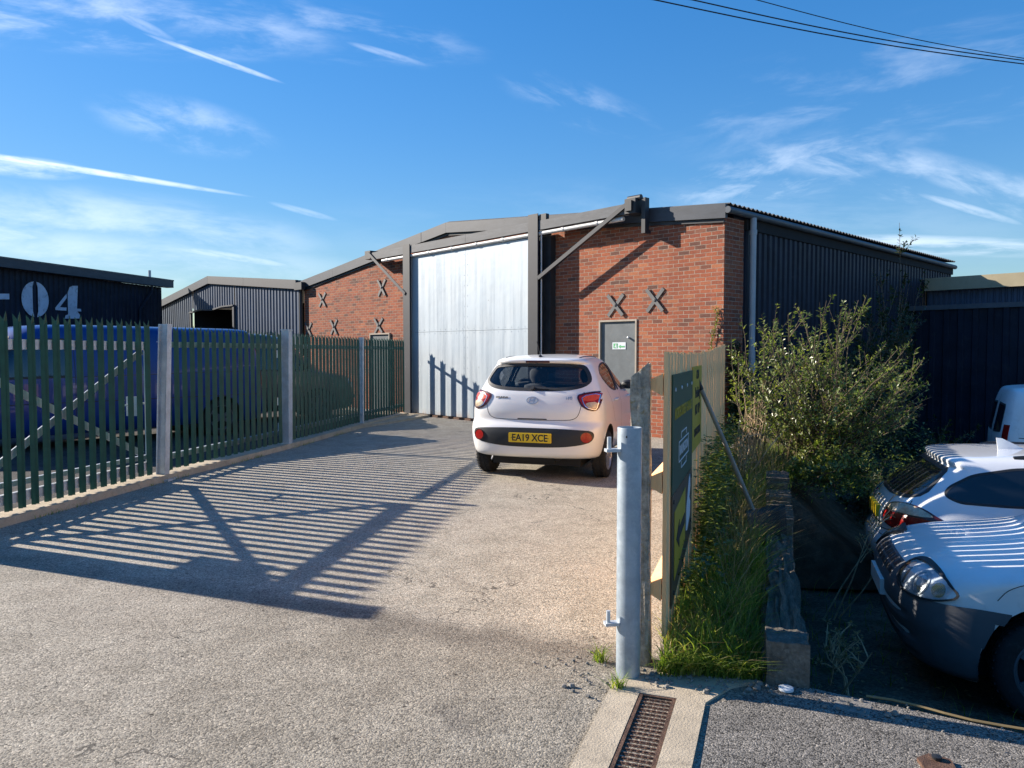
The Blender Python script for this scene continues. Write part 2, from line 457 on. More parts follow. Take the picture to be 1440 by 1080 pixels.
EL = R(25.0)
SUNH = V((-.928, .372, 0)).normalized()
sun = bpy.data.objects.new('sun', bpy.data.lights.new('sun', 'SUN'))
COL.objects.link(sun)
sun.data.energy = 5.0
sun.data.angle = R(.53)
sun.data.color = (1.0, .90, .78)
sdir = V((-SUNH.x * math.cos(EL), -SUNH.y * math.cos(EL), -math.sin(EL)))
sun.rotation_euler = sdir.to_track_quat('-Z', 'Y').to_euler()
sun.location = (-20, 8, 12)

world = bpy.data.worlds.new('World')
SC.world = world
world.use_nodes = True
wt = NT(world.node_tree)
bg = world.node_tree.nodes['Background']
sky = wt.n('ShaderNodeTexSky', sky_type='NISHITA', sun_disc=False)
sky.sun_elevation = EL
sky.sun_rotation = math.atan2(SUNH.x, SUNH.y)
sky.air_density = 1.0
sky.dust_density = .12
sky.ozone_density = 3.0
tcw = wt.n('ShaderNodeTexCoord').outputs['Generated']
lum = wt.vm('DOT_PRODUCT', sky.outputs[0], (.3, .5, .2))
shr = wt.m('DIVIDE', 1.9, wt.m('ADD', .9, wt.m('MULTIPLY', lum, .22)))
skyc = wt.vm('MULTIPLY', sky.outputs[0], wt.n('ShaderNodeCombineXYZ', {0: shr, 1: shr, 2: shr}).outputs[0])
skyc = wt.n('ShaderNodeHueSaturation', {'Hue': .504, 'Saturation': 1.33, 'Value': .73, 'Fac': 1, 'Color': skyc}).outputs[0]
def blob(px, py, wx, wy, rot=0.0):
    # soft elliptical region on the celestial sphere
    c = ray(px, py).normalized()
    e = ray(px + 60 * math.cos(R(rot)), py + 60 * math.sin(R(rot))).normalized()
    a = (e - c * e.dot(c)).normalized(); b = c.cross(a)
    da = wt.m('DIVIDE', wt.vm('DOT_PRODUCT', tcw, tuple(a)), wx / FPX)
    db = wt.m('DIVIDE', wt.vm('DOT_PRODUCT', tcw, tuple(b)), wy / FPX)
    r2 = wt.m('ADD', wt.m('MULTIPLY', da, da), wt.m('MULTIPLY', db, db))
    front = wt.m('GREATER_THAN', wt.vm('DOT_PRODUCT', tcw, tuple(c)), 0)
    return wt.m('MULTIPLY', wt.ss(r2, 1.0, .0), front), a, b
def rotated_noise(a, b, sa, sb, detail=6, dist=.3):
    vec = wt.n('ShaderNodeCombineXYZ', {0: wt.m('MULTIPLY', wt.vm('DOT_PRODUCT', tcw, tuple(a)), sa), 1: wt.m('MULTIPLY', wt.vm('DOT_PRODUCT', tcw, tuple(b)), sb), 2: 0}).outputs[0]
    return wt.noise(vec, 1.0, detail, .62, dist)
cover = None
def cloud(px, py, wx, wy, rot, amt, sa=9, sb=40, lo=.46, hi=.75):
    global cover
    mk, a, b = blob(px, py, wx, wy, rot)
    v = wt.m('MULTIPLY', wt.m('MULTIPLY', mk, wt.ss(rotated_noise(a, b, sa, sb), lo, hi)), amt)
    cover = v if cover is None else wt.m('MAXIMUM', cover, v)
def contrail(x0, y0, x1, y1, wid, amt):
    global cover
    rot = math.degrees(math.atan2(y1 - y0, x1 - x0))
    mk, a, b = blob((x0 + x1) / 2, (y0 + y1) / 2, math.hypot(x1 - x0, y1 - y0) / 2, wid, rot)
    v = wt.m('MULTIPLY', wt.m('MULTIPLY', wt.m('POWER', mk, .8), wt.ss(rotated_noise(a, b, 30, 140, 5), .28, .62, .35, 1)), amt)
    cover = v if cover is None else wt.m('MAXIMUM', cover, v)
contrail(-160, 196, 300, 268, 4.5, .65)
contrail(225, 55, 385, 112, 4, .45)
contrail(150, 10, 235, 52, 7, .2)
contrail(490, 60, 600, 92, 5, .2)
contrail(380, 285, 475, 310, 5, .18)
contrail(220, 344, 420, 376, 6, .3)
contrail(1300, 275, 1425, 312, 6, .28)
cloud(120, 28, 330, 42, 5, .42, 7, 26, .42, .78)
cloud(420, 40, 260, 40, 8, .22, 8, 34)
cloud(265, 178, 120, 38, 12, .26, 10, 24, .4, .72)
cloud(40, 236, 70, 14, 5, .4, 12, 50, .3, .6)
cloud(110, 325, 330, 60, 4, .38, 6, 22, .34, .72)
cloud(60, 365, 420, 45, 2, .32, 5, 18, .34, .7)
cloud(1260, 245, 210, 40, 12, .36, 7, 24, .42, .76)
cloud(1420, 275, 130, 28, 20, .34, 8, 26, .38, .72)
cloud(1090, 245, 170, 48, -14, .28, 10, 30, .42, .7)
cloud(1250, 345, 260, 16, 1, .45, 7, 60, .34, .62)
cloud(820, 150, 130, 34, 20, .16, 9, 30)
cloud(960, 330, 560, 90, 0, .10, 5, 20, .36, .7)
cloud(1250, 130, 320, 90, -10, .16, 6, 22)
fin = wt.mix(cover, skyc, (7.6, 8.1, 8.8))
bg.inputs[1].default_value = .09
world.node_tree.links.new(fin, bg.inputs[0])

SC.view_settings.view_transform = 'Standard'
SC.view_settings.look = 'None'
SC.view_settings.exposure = 1.08
SC.view_settings.gamma = 1
try:
    SC.cycles.max_bounces = 8
    SC.cycles.transparent_max_bounces = 24
    SC.cycles.use_adaptive_sampling = True
    SC.cycles.use_denoising = True
except Exception:
    pass

# ------------------------------------------------------------------ ground and setting
KD = V((.858, -.514))                     # direction of the road edge, going right
KN = V((.514, .858))                      # away from the road, into the parking ground
K0 = V((1.165, 3.42))                      # where the retaining wall meets the road
WD = V((.320, .9474))                     # direction of the timber fence and the retaining wall
def rw(k, off=0.0):
    p = K0 + WD * k + V((WD.y, -WD.x)) * off
    return p

g = MB(); g.add([(-600, -600, -1.05), (600, -600, -1.05), (600, 600, -1.05), (-600, 600, -1.05)], [(0, 1, 2, 3)])
structure(g.build('ground', EARTH))

EDGE = [(-70, -25), (40, -25), tuple(K0 + KD * 42), tuple(K0 + V((.17, -.03))), tuple(rw(4.3, .19)), tuple(rw(6.6, .15)), (5.35, 13.6), (8, 22), (0, 70), (-70, 70)]
d = MB(); d.slab(EDGE, -1.1, 0.0)
structure(d.build('driveway', DRIVE))

# yard behind the palisade fence
y = MB(); y.add([(-60, -10, .004), (-4.9, -10, .004), (-4.78, 5.5, .004), (-4.40, 8.95, .004), (-3.80, 12.0, .004), (-3.25, 15.5, .004), (-2.75, 18.0, .004), (-16, 33, .004), (-60, 60, .004)], [tuple(range(9))])
structure(y.build('yard', YARDM))

# tarmac of the road to the right of the drain
rd = MB()
rpts = [(.86, 3.20), tuple(K0 + V((.12, -.01))), tuple(K0 + KD * 42), (40, -24), (-8.4, -24)]
rd.add([(x, yy, .004) for x, yy in rpts], [tuple(range(len(rpts)))])
structure(rd.build('road', ROADM))

# concrete strips either side of the drain, with the apron in front of the gate post
DA = V((.335, .942)); DN = V((DA.y, -DA.x))
def dr(k, off): return V((.445, 2.71)) + DA * k + DN * off
ap = MB()
def flat(mb, pts, z):
    mb.add([(p[0], p[1], z) for p in pts], [tuple(range(len(pts)))])
ap.slab([dr(-9, -.215), dr(-9, -.082), dr(.60, -.082), dr(.60, -.215)], -.05, .012)
ap.slab([dr(-9, .082), dr(-9, .205), dr(.60, .205), dr(.60, .082)], -.05, .013)
ap.slab([dr(.602, -.215), dr(.602, .205), dr(.80, .30), (1.15, 3.43), (.70, 3.52), (.46, 3.42)], -.05, .011)
structure(ap.build('concrete_apron', CONC))

# drain grating
root = tag(empty('drain_grate', (*dr(0, 0), 0), math.atan2(DA.y, DA.x) - R(90)), 'rusty cast iron drain grating set between two pale concrete strips', 'drain')
fr = MB(); fr.box(-.08, -.064, -9, .6, -.03, .010); fr.box(.064, .08, -9, .6, -.03, .010); fr.box(-.064, .064, .585, .6, -.03, .009)
fr.build('frame', RUST, root)
ch = MB(); ch.box(-.064, .064, -9, .585, -.09, -.04)
ch.build('channel', DARKIN, root)
gr = MB()
yy = .575
while yy > -6:
    gr.box(-.062, .062, yy - .021, yy, -.03, .002)
    for q in range(5):
        gr.box(-.052 + q * .024, -.044 + q * .024, yy - .016, yy - .006, .002, .0065)
    yy -= .034
gr.build('grate', RUST, root)

# lower parking ground to the right of the retaining wall
def park_z(x, yv):
    dk = (V((x, yv)) - K0).dot(KN)
    dk = max(dk, 0)
    z = -.03 - .66 * (1 - math.exp(-dk / .45)) - .042 * min(dk, 6)
    return z + .02 * math.sin(x * 2.3 + yv) * math.cos(yv * 1.9)
pk = MB()
ks = [0, .02, .06, .12, .2, .3, .45, .6, .8, 1, 1.3, 1.6, 2, 2.5, 3, 4, 5, 7, 9, 12, 16, 22, 40]
us = [-2.2 + .25 * i for i in range(44)] + [10, 12, 16, 24, 40]
for k in ks:
    for u in us:
        p = K0 + KD * u + KN * k
        jit = .012 * math.sin(u * 9.1 + k * 5) if 0 < k < 6 else 0
        pk.v.append((p.x, p.y, park_z(p.x, p.y) + jit))
for i in range(len(ks) - 1):
    for j in range(len(us) - 1):
        a = i * len(us) + j
        pk.f.append((a, a + 1, a + len(us) + 1, a + len(us)))
structure(pk.build('parking_ground', PARKM, smooth=True, angle=80))
# low broken edge of the road above the parking ground
ke = MB()
for i in range(80):
    u0 = .17 + i * .14
    z = -.016 + random.uniform(-.008, .004)
    a = K0 + KD * u0; b = K0 + KD * (u0 + .1395)
    w0 = random.uniform(.03, .05)
    ke.slab([a - KN * .10, b - KN * .10, b + KN * w0, a + KN * w0], -.12, z + .018)
structure(ke.build('kerb', CONC2))
el = MB()
el.tube([(*(K0 + KD * (.42 + .1 * i) + KN * (.075 + .01 * math.sin(i * 1.3))), .012 + .004 * math.sin(i)) for i in range(14)], .006, 5)
tag(el.build('straw', DRYM), 'long pale dry straw lying on the road edge in front of the white van', 'straw')

# soil verge between the timber fence and the retaining wall
def verge_z(a, k):
    return .02 + .08 * math.sin(min(max(a, 0), 1) * math.pi) * min(1, max(0, k - .1) / .8) + .05 * min(k / 4, 1) + .03 * math.sin(k * 3.1 + a * 5)
FD0 = V((.70, 3.52))
vg = MB()
NA, NK = 10, 44
for i in range(NK):
    k = max(0, i - 1) * .235
    for j in range(NA):
        a = j / (NA - 1)
        L = FD0 + WD * k; Rr = rw(k + .05, -.02 if k < 4.4 else .2 + (k - 4.4) * .14)
        p = L.lerp(Rr, a)
        vg.v.append((p.x, p.y, (verge_z(a, k) + random.uniform(-.004, .004)) if i else -.02))
for i in range(NK - 1):
    for j in range(NA - 1):
        a = i * NA + j
        vg.f.append((a, a + 1, a + NA + 1, a + NA))
structure(vg.build('verge', EARTH, smooth=True, angle=80))
# earth bank that carries the shrubs beyond the end of the retaining wall
bk = MB()
bl_ = [rw(4.36, .17), rw(5.4, .16), rw(6.6, .15), V((4.4, 11.4)), V((5.3, 13.5)), V((7.0, 16.5))]
bpts = []
for a, b in zip(bl_[:-1], bl_[1:]):
    bpts += [a.lerp(b, q / 4) for q in range(4)]
NB = len(bpts)
for i, p in enumerate(bpts):
    dd = (bpts[min(i + 1, NB - 1)] - bpts[max(i - 1, 0)]).normalized(); nn = V((dd.y, -dd.x))
    for j, (o, z) in enumerate(((-.25, .04), (.02, .05), (.25, -.12), (.5, -.38), (.8, -.62), (1.2, -.82))):
        if i == 0: o = min(o, .02) + j * .002
        q = p + nn * o
        bk.v.append((q.x, q.y, z + random.uniform(-.035, .035)))
for i in range(NB - 1):
    for j in range(5):
        a = i * 6 + j
        bk.f.append((a, a + 1, a + 7, a + 6))
structure(bk.build('bank', EARTH, smooth=True, angle=80))

# retaining wall of concrete and old sleepers
root = tag(empty('retaining_wall', (*K0, 0), math.atan2(WD.y, WD.x)), 'low weathered retaining wall of concrete and sleepers beside the grass verge', 'wall')
def rough_box(x0, x1, y0, y1, z0, z1, nx=8, amp=.012):
    mb = MB(); bm = bmesh.new()
    bmesh.ops.create_cube(bm, size=1)
    for v in bm.verts:
        v.co = V(((x0 + x1) / 2 + v.co.x * (x1 - x0), (y0 + y1) / 2 + v.co.y * (y1 - y0), (z0 + z1) / 2 + v.co.z * (z1 - z0)))
    bmesh.ops.subdivide_edges(bm, edges=bm.edges[:], cuts=nx, use_grid_fill=True)
    for v in bm.verts:
        v.co += V((random.uniform(-amp, amp), random.uniform(-amp, amp), random.uniform(-amp, amp)))
    bm.verts.index_update()
    mb.add([tuple(v.co) for v in bm.verts], [tuple(v.index for v in f.verts) for f in bm.faces])
    bm.free()
    return mb
# local x runs along the wall, local -y is the parking side
rough_box(0, .20, -.19, -.005, -.8, .20, 7, .008).build('end_block', WALLC, root, True, 50)
rough_box(.205, 2.3, -.18, -.01, -.8, .165, 10, .014).build('wall_core', OLDW, root, True, 50)
for i, (x0, x1, z1) in enumerate(((2.32, 3.0, .30), (3.02, 3.6, .34), (3.62, 4.35, .40))):
    rough_box(x0, x1, -.19, -.01, -.8, z1 - .06, 5, .01).build('sleeper', OLDW, root, True, 50)
tl = MB()
for s0, n, z0 in ((2.36, 7, .245), (3.06, 4, .285), (3.66, 5, .345)):
    for i in range(n):
        tl.box(s0 + i * .088, s0 + i * .088 + .06, -.2 + random.uniform(-.008, .008), 0, z0 - .02, z0 + .03)
tl.build('slat_capping', OLDW, root)

# white survey disc and rusty fragment
ds = MB(); ds.lathe([(0, .0), (0, .033), (.010, .033), (.013, .028), (.013, 0)], 'z', n=24)
o = tag(ds.build('marker_disc', SWHITE, None, True), 'small round white disc on the tarmac at the foot of the wall end', 'disc')
o.location = (1.235, 3.335, .010)
fg = MB(); fg.slab([(-.06, -.05), (.05, -.06), (.07, .02), (.01, .06), (-.05, .03)], .0, .014)
o = tag(fg.build('tile_fragment', RUST), 'rust brown broken piece lying on the road tarmac', 'fragment'); o.location = (1.56, 2.72, .005)
pb = MB(); pb.add(*(lambda b: (b.v, b.f))(MB().lathe([(0, 0), (.004, .016), (.014, .018), (.018, 0)], 'z', n=10)))
o = tag(pb.build('pebble', BLACKP, None, True), 'small dark stone resting on the rust brown fragment', 'stone'); o.location = (1.575, 2.735, .019)

# kerb under the palisade fence
GA, GB, GC, GE = V((-4.24, 8.96)), V((-3.66, 11.97)), V((-3.14, 15.41)), V((-2.62, 18.18))
G0 = V((-4.68, 6.02))
kb = MB()
line = [V((-4.82, 5.0)), G0, GA, GB, GC, (GC + GE) / 2 + V((-.0, 0)), GE + V((-.02, -.1))]
def offs(line, i, o):
    d = (line[min(i + 1, len(line) - 1)] - line[max(i - 1, 0)]).normalized()
    return line[i] + V((d.y, -d.x)) * o
for i in range(len(line) - 1):
    kb.slab([offs(line, i, -.10), offs(line, i, .16), offs(line, i + 1, .16), offs(line, i + 1, -.10)], -.1, .075)
structure(kb.build('kerb', CONC))
# curved footing that widens beside the warehouse
cf = MB()
arc = [(-3.0, 15.2), (-2.74, 15.75), (-2.42, 16.5), (-2.16, 17.2), (-1.95, 17.75), (-1.7, 18.05)]
cf.slab([(x, yv) for x, yv in arc] + [(-2.6, 18.4), (-3.1, 15.6)], -.05, .045)
structure(cf.build('kerb', CONC))

# ------------------------------------------------------------------ palisade fence and gate
def pale(mb, p, d, nrm, z0, z1, w=.082, dep=.03):
    # W-section pale with a three-point head, splayed
    n = 5
    o = len(mb.v)
    offn = (0, 1, .15, 1, 0)
    for i in range(n):
        u = (i / (n - 1) - .5) * w
        q = p + d * u + nrm * (offn[i] * dep)
        mb.v.append((q.x, q.y, z0))
    for i in range(n):
        u = (i / (n - 1) - .5) * w
        q = p + d * u + nrm * (offn[i] * dep)
        mb.v.append((q.x, q.y, z1 - .10))
    for i in range(n):
        u = (i / (n - 1) - .5) * w * (1.0 if i in (0, 4) else 1)
        q = p + d * (u * (1.12 if i in (0, 4) else 1)) + nrm * (offn[i] * dep + (.03 if i == 2 else -.004))
        mb.v.append((q.x, q.y, z1 - (0.0, .055, -.018, .055, 0.0)[i]))
    for r in range(2):
        for i in range(n - 1):
            a = o + r * n + i
            mb.f.append((a, a + 1, a + n + 1, a + n))
def pales(a, b, n, z0, z1, off=.035, jig=.006):
    mb = MB(); d = (b - a).normalized(); nrm = V((d.y, -d.x))
    for i in range(n):
        p = a.lerp(b, (i + .5) / n) + nrm * off
        pale(mb, p, d, nrm, z0 + random.uniform(-jig, jig), z1 + random.uniform(-jig, jig))
    return mb
def rail(a, b, z, h=.055, dep=.045, off=0.0):
    d = (b - a).normalized(); nrm = V((d.y, -d.x))
    mb = MB()
    p, q = a + nrm * off, b + nrm * off
    mb.bar((*p, z), (*q, z), .006, h)
    mb.bar((*(p - nrm * dep / 2), z + h / 2 - .003), (*(q - nrm * dep / 2), z + h / 2 - .003), dep, .006)
    return mb
def solidify(o, t=.0028):
    md = o.modifiers.new('thick', 'SOLIDIFY'); md.thickness = t; md.offset = -1
    return o

gate = tag(empty('palisade_gate', (*G0, 0)), 'dark green palisade gate leaf with galvanised cross bracing, standing open at the left edge', 'gate')
def loc(mb, o):                                         # shift a builder into an object's frame (no rotation)
    mb.v = [(x - o[0], y - o[1], z) for x, y, z in mb.v]
    return mb
gb = GA + (G0 - GA).normalized() * .13
ga_d = (gb - G0).normalized(); ga_n = V((ga_d.y, -ga_d.x))
solidify(loc(pales(G0 + ga_d * .02, gb, 18, .10, 1.88), G0).build('pale_panel', GREENP, gate))
for z in (1.60, .20):
    mb = MB(); mb.bar((*(G0), z), (*(gb), z), .05, .095)
    loc(mb, G0).build('rail', GALV, gate)
mb = MB(); mb.bar((*(G0 - ga_n * .03), .335), (*(gb - ga_n * .03), .30), .04, .05)
loc(mb, G0).build('rail', GALV, gate)
for p, w in ((G0 + ga_d * .03, .06), (gb - ga_d * .03, .05)):
    mb = MB(); mb.bar((*p, .16), (*p, 1.64), .05, w)
    loc(mb, G0).build('stile', GALV, gate)
for i, (z0, z1) in enumerate(((.24, 1.54), (1.54, .34))):
    p = G0 + ga_d * .12 - ga_n * (.012 + .012 * i); q = gb - ga_d * .10 - ga_n * (.012 + .012 * i)
    mb = MB(); mb.bar((*p, z0), (*q, z1), .012, .075)
    loc(mb, G0).build('brace', GALV, gate)
np_ = MB(); a_ = G0 + ga_d * .12 - ga_n * .03; b_ = G0 + ga_d * .50 - ga_n * .03
np_.bar((*a_, 1.32), (*b_, 1.32), .004, .34)
loc(np_, G0).build('notice_plate', GALV, gate)
lk = MB()
c = gb - ga_d * .24 - ga_n * .04
lk.bar((*c, .80), (*c, 1.02), .03, .14); lk.bar((*(c - ga_d * .13), .93), (*(c + ga_d * .2), .93), .02, .02); lk.tube([(*(c - ga_n * .02 - ga_d * .12), .99), (*(c - ga_n * .05 - ga_d * .14), .93), (*(c - ga_n * .02 - ga_d * .12), .86)], .008, 6)
loc(lk, G0).build('slide_bolt', GALV, gate)

hp = empty('hinge_post', (*(G0 - ga_d * .12), 0), math.atan2(ga_d.y, ga_d.x)); tag(hp, 'galvanised square post that carries the open palisade gate leaf', 'post')
MB().box(-.10, .10, -.10, .10, -.05, 1.90).build('shaft', GALV, hp, bevel=.006)
MB().box(-.11, .11, -.11, .11, 1.901, 1.915).build('cap', GALV, hp)

fence = tag(empty('palisade_fence', (*GA, 0)), 'dark green steel palisade fence running from the gate to the warehouse door', 'fence')
segs = ((GA, GB, 18, 1.84), (GB, GC, 21, 1.83), (GC, GE, 16, 1.83))
for a, b, n, z1 in segs:
    d = (b - a).normalized()
    a2, b2 = a + d * .10, b - d * .06
    solidify(loc(pales(a2, b2, n, .10, z1), GA).build('pale_panel', GREENP, fence))
    for z in (1.62, .25):
        loc(rail(a2, b2, z, .07, .05), GA).build('rail', GALV, fence)
def rsj(mb, p, d, w, dep, z0, z1, t=.012, lean=0.0):
    nrm = V((d.y, -d.x)); P = lambda u, n, z: (p.x + d.x * u + nrm.x * n + lean * z, p.y + d.y * u + nrm.y * n, z)
    for (u0, u1, n0, n1) in ((-w / 2, w / 2, dep / 2 - t, dep / 2), (-w / 2, w / 2, -dep / 2, -dep / 2 + t), (-t / 2, t / 2, -dep / 2 + t, dep / 2 - t)):
        mb.add([P(u0, n0, z0), P(u1, n0, z0), P(u1, n1, z0), P(u0, n1, z0), P(u0, n0, z1), P(u1, n0, z1), P(u1, n1, z1), P(u0, n1, z1)],
               [(0, 3, 2, 1), (4, 5, 6, 7), (0, 1, 5, 4), (1, 2, 6, 5), (2, 3, 7, 6), (3, 0, 4, 7)])
pd = (GB - GA).normalized()
for p, w, dep, zt, ln in ((GA + V((.07, -.02)), .085, .12, 1.86, .035), (GC + V((.05, 0)), .07, .09, 1.83, .006)):
    mb = MB(); rsj(mb, p, pd, w, dep, -.05, zt, lean=ln)
    loc(mb, GA).build('post', GALV, fence)
mb = MB(); q = GB + V((.08, -.03)); mb.bar((q.x, q.y, -.05), (q.x + .02, q.y, 1.87), .125, .125, (pd.x, pd.y, 0))
mb.bar((q.x + .02, q.y, 1.871), (q.x + .02, q.y, 1.885), .14, .14, (pd.x, pd.y, 0))
loc(mb, GA).build('post', GALV, fence)
bp = MB(); bp.box(-.12, .12, -.12, .12, .0, .022)
bo = bp.build('base_plate', GALV, fence); bo.location = (.07, -.02, 0)
for z in (.75, 1.5, .35):
    h = MB(); h.tube([(q.x - .10, q.y - .07, z - .06), (q.x - .10, q.y - .07, z + .06)], .02, 8)
    loc(h, GA).build('hinge', GALV, fence, True)

# ------------------------------------------------------------------ round gate post in the foreground
gp = tag(empty('gate_post', (.548, 3.50, 0)), 'round galvanised steel gate post with two hinge lugs beside the drain', 'post')
t = MB(); t.lathe([(-.05, 0), (-.05, .0565), (1.175, .0565), (1.18, .0555), (1.18, .05), (1.16, .05), (1.16, 0)], 'z', n=40)
t.build('shaft', GALVP, gp, True, 35)
for z in (1.075, .26):
    l = MB(); l.bar((-.05, -.015, z), (-.115, -.025, z), .045, .014); l.tube([(-.098, -.024, z + .002), (-.098, -.024, z + .062)], .010, 10)
    l.build('hinge_lug', GALV, gp, True, 35)
hs = MB(); hs.lathe([(-.0572, .0), (-.0572, .006)], 'y', (-.0, 0, 0), 10)
hs.v = [(x * .9 - .02, yv + .004, z + 1.14) for x, yv, z in hs.v]
hs.build('bolt_hole', INK, gp)

# ------------------------------------------------------------------ timber fence with signs
FANG = math.atan2(WD.y, WD.x)
F0 = V((.735, 3.66))
tf = tag(empty('picket_fence', (*F0, 0), FANG), 'tan timber picket fence with overlapping pales and a leaning concrete post', 'fence')
pf = MB()
u = 0.0
i = 0
while u < 5.3:
    zt = 1.535 - .03 * math.sin(u * .75) + .012 * u + random.uniform(-.006, .006)
    zb = .13 if i == 0 else .06
    yj = random.uniform(-.003, .003)
    le = random.uniform(-.004, .004)
    w = .109
    zs_ = 1.20 + random.uniform(-.05, .05); wt_ = .097
    prof = [(u, zb), (u + w, zb), (u + w, zs_), (u + (w + wt_) / 2 + le, zs_ + .06), (u + (w + wt_) / 2 + le, zt - .012), (u + (w - wt_) / 2 + le, zt), (u + (w - wt_) / 2 + le, zs_ + .06), (u, zs_)]
    n_ = len(prof)
    pf.add([(a, yj, b) for a, b in prof] + [(a, yj - .02, b) for a, b in prof], [(0, 7, 2, 1), (7, 6, 3, 2), (6, 5, 4, 3), (8, 9, 10, 15), (15, 10, 11, 14), (14, 11, 12, 13)] + [(q, (q + 1) % n_, (q + 1) % n_ + n_, q + n_) for q in range(n_)])
    u += .130; i += 1
pf.build('picket_panel', TIMB, tf)
for z in (1.37, .89, .36):
    r = MB()
    r.add([(.0, .002, z - .055), (5.3, .002, z - .055), (5.3, .002, z + .055), (.0, .002, z + .055), (.0, .07, z - .018), (5.3, .07, z - .018), (5.3, .07, z + .022), (.0, .07, z + .022)],
          [(0, 1, 2, 3), (4, 7, 6, 5), (0, 4, 5, 1), (3, 2, 6, 7), (0, 3, 7, 4), (1, 5, 6, 2)])
    r.build('arris_rail', TIMB, tf)
def conc_post(x, y0, y1, w, ztop, lean):
    mb = rough_box(x - w / 2, x + w / 2, y0, y1, -.1, ztop, 9, .0055)
    out = []
    for (a, b, c) in mb.v:
        if c > ztop - .25:                       # chamfered, broken head
            f = (c - (ztop - .25)) / .25
            c -= f * .07 * ((b - y0) / (y1 - y0))
        out.append((a + lean[0] * c, b + lean[1] * c, c))
    mb.v = out
    return mb
conc_post(-.03, .05, .135, .10, 1.475, (0, .008)).build('concrete_post', MOSSC, tf, True, 50)
conc_post(2.65, .09, .19, .11, 1.50, (0, 0)).build('concrete_post', MOSSC, tf, True, 50)
conc_post(5.25, .09, .19, .11, 1.52, (0, 0)).build('concrete_post', MOSSC, tf, True, 50)

sg = tag(empty('notice_board', (*(F0 + WD * .15), 0), FANG), 'tall dark green and brown board with white badge and yellow arrow panel on pickets', 'sign')
MB().box(0, 1.05, -.031, -.025, .80, 1.415).build('upper_board', SGREEN, sg)
MB().prism([(0, .22), (1.05, .40), (1.05, .796), (0, .796)], -.032, -.025).build('lower_board', SBROWN, sg)
xform(text_mb('NORTH STREET GARAGE', .082, .001, .98, .0015), upright(.53, -.0325, 1.205)).build('lettering', SYEL, sg)
lb = MB()
def frame_rect(mb, x0, x1, z0, z1, t, sides='lrtb'):
    yb = (-.0335, -.0312)
    if 'b' in sides: mb.box(x0, x1, *yb, z0, z0 + t)
    if 't' in sides: mb.box(x0, x1, *yb, z1 - t, z1)
    if 'l' in sides: mb.box(x0, x0 + t, *yb, z0 + t, z1 - t)
    if 'r' in sides: mb.box(x1 - t, x1, *yb, z0 + t, z1 - t)
frame_rect(lb, .28, .80, .93, 1.045, .007)
frame_rect(lb, .40, .68, 1.047, 1.09, .0065, 'lrt')
frame_rect(lb, .40, .68, .885, .928, .0065, 'lrb')
lb.build('badge_outline', SWHITE, sg)
xform(text_mb('RALINGTON', .078, .001, 1.0, .0), upright(.54, -.0325, .988)).build('lettering', SWHITE, sg)
for x in (.1, .4, .7, .98):
    s = MB(); s.lathe([(0, .011), (-.004, .010), (-.005, 0)], 'y', (x, -.0312, 1.335), 10)
    s.build('screw', SWHITE, sg, True)
MB().prism([(.09, .34), (.62, .44), (.62, .74), (.09, .70)], -.035, -.0325).build('arrow_panel', SYEL, sg)
MB().prism([(.16, .54), (.30, .62), (.30, .575), (.58, .60), (.58, .54), (.30, .515), (.30, .465)], -.0375, -.0352).build('arrow', INK, sg)
MB().prism([(.68, .47), (.74, .46), (.90, .52), (.93, .60), (.86, .64), (.92, .70), (.90, .775), (.84, .76), (.76, .66), (.70, .60)], -.035, -.0325).build('torn_poster', SWHITE, sg)
for x, z in ((.05, .76), (.98, .47), (.5, .345), (.08, .28), (.98, .75)):
    s = MB(); s.lathe([(0, .012), (-.004, .011), (-.005, 0)], 'y', (x, -.0322, z), 10)
    s.build('screw', INK, sg, True)
ys = tag(empty('parking_notice', (*(F0 + WD * 1.24), 0), FANG), 'narrow yellow notice with dark lettering on the pickets beside the green board', 'sign')
MB().box(0, .68, -.029, -.0245, .88, 1.435).build('panel', SYEL, ys)
for tx, z, sz in (('CPN', 1.375, .085), ('Parking', 1.255, .10), ('NO TIP', 1.14, .095), ('CUSTOMERS', .99, .072)):
    xform(text_mb(tx, sz, .001, 1.15, .002), upright(.34, -.0302, z)).build('lettering', INK, ys)

# shovel leaning on the fence
sa, sb = V((1.285, 5.30, 1.37)), V((1.79, 5.56, .36))
sh = tag(empty('shovel', tuple(sb)), 'long handled black shovel leaning against the picket fence, blade in the grass', 'shovel')
hm = MB(); hm.tube([sa - sb, (sa - sb) * .5 + V((.004, 0, .004)), V((0, 0, 0))], [.015, .0165, .017], 10)
hm.build('handle', BRUSHW, sh, True)
hg = MB(); dv = (sa - sb).normalized(); hg.tube([sa - sb - dv * .12, sa - sb + dv * .012], .0195, 10)
hg.build('grip', BLACKP, sh, True)
bl = MB()
ax = V((.93, .36, .07)).normalized(); dn = V((.16, -.12, -.98)).normalized(); bn_ = ax.cross(dn)
rows = 7; cols = 9
for r_ in range(rows):
    for c_ in range(cols):
        a = (c_ / (cols - 1) - .5); f = r_ / (rows - 1)
        wdt = .36 * (1 - .12 * f)
        p = ax * (a * wdt + .06) + dn * (f * .30 - .005) + bn_ * (-.07 * (abs(a) * 2) ** 2.4 + .04 * f * f)
        bl.v.append(tuple(p))
for r_ in range(rows - 1):
    for c_ in range(cols - 1):
        q = r_ * cols + c_
        bl.f.append((q, q + 1, q + cols + 1, q + cols))
o = solidify(bl.build('blade', BLACKP, sh, True, 60), .006)

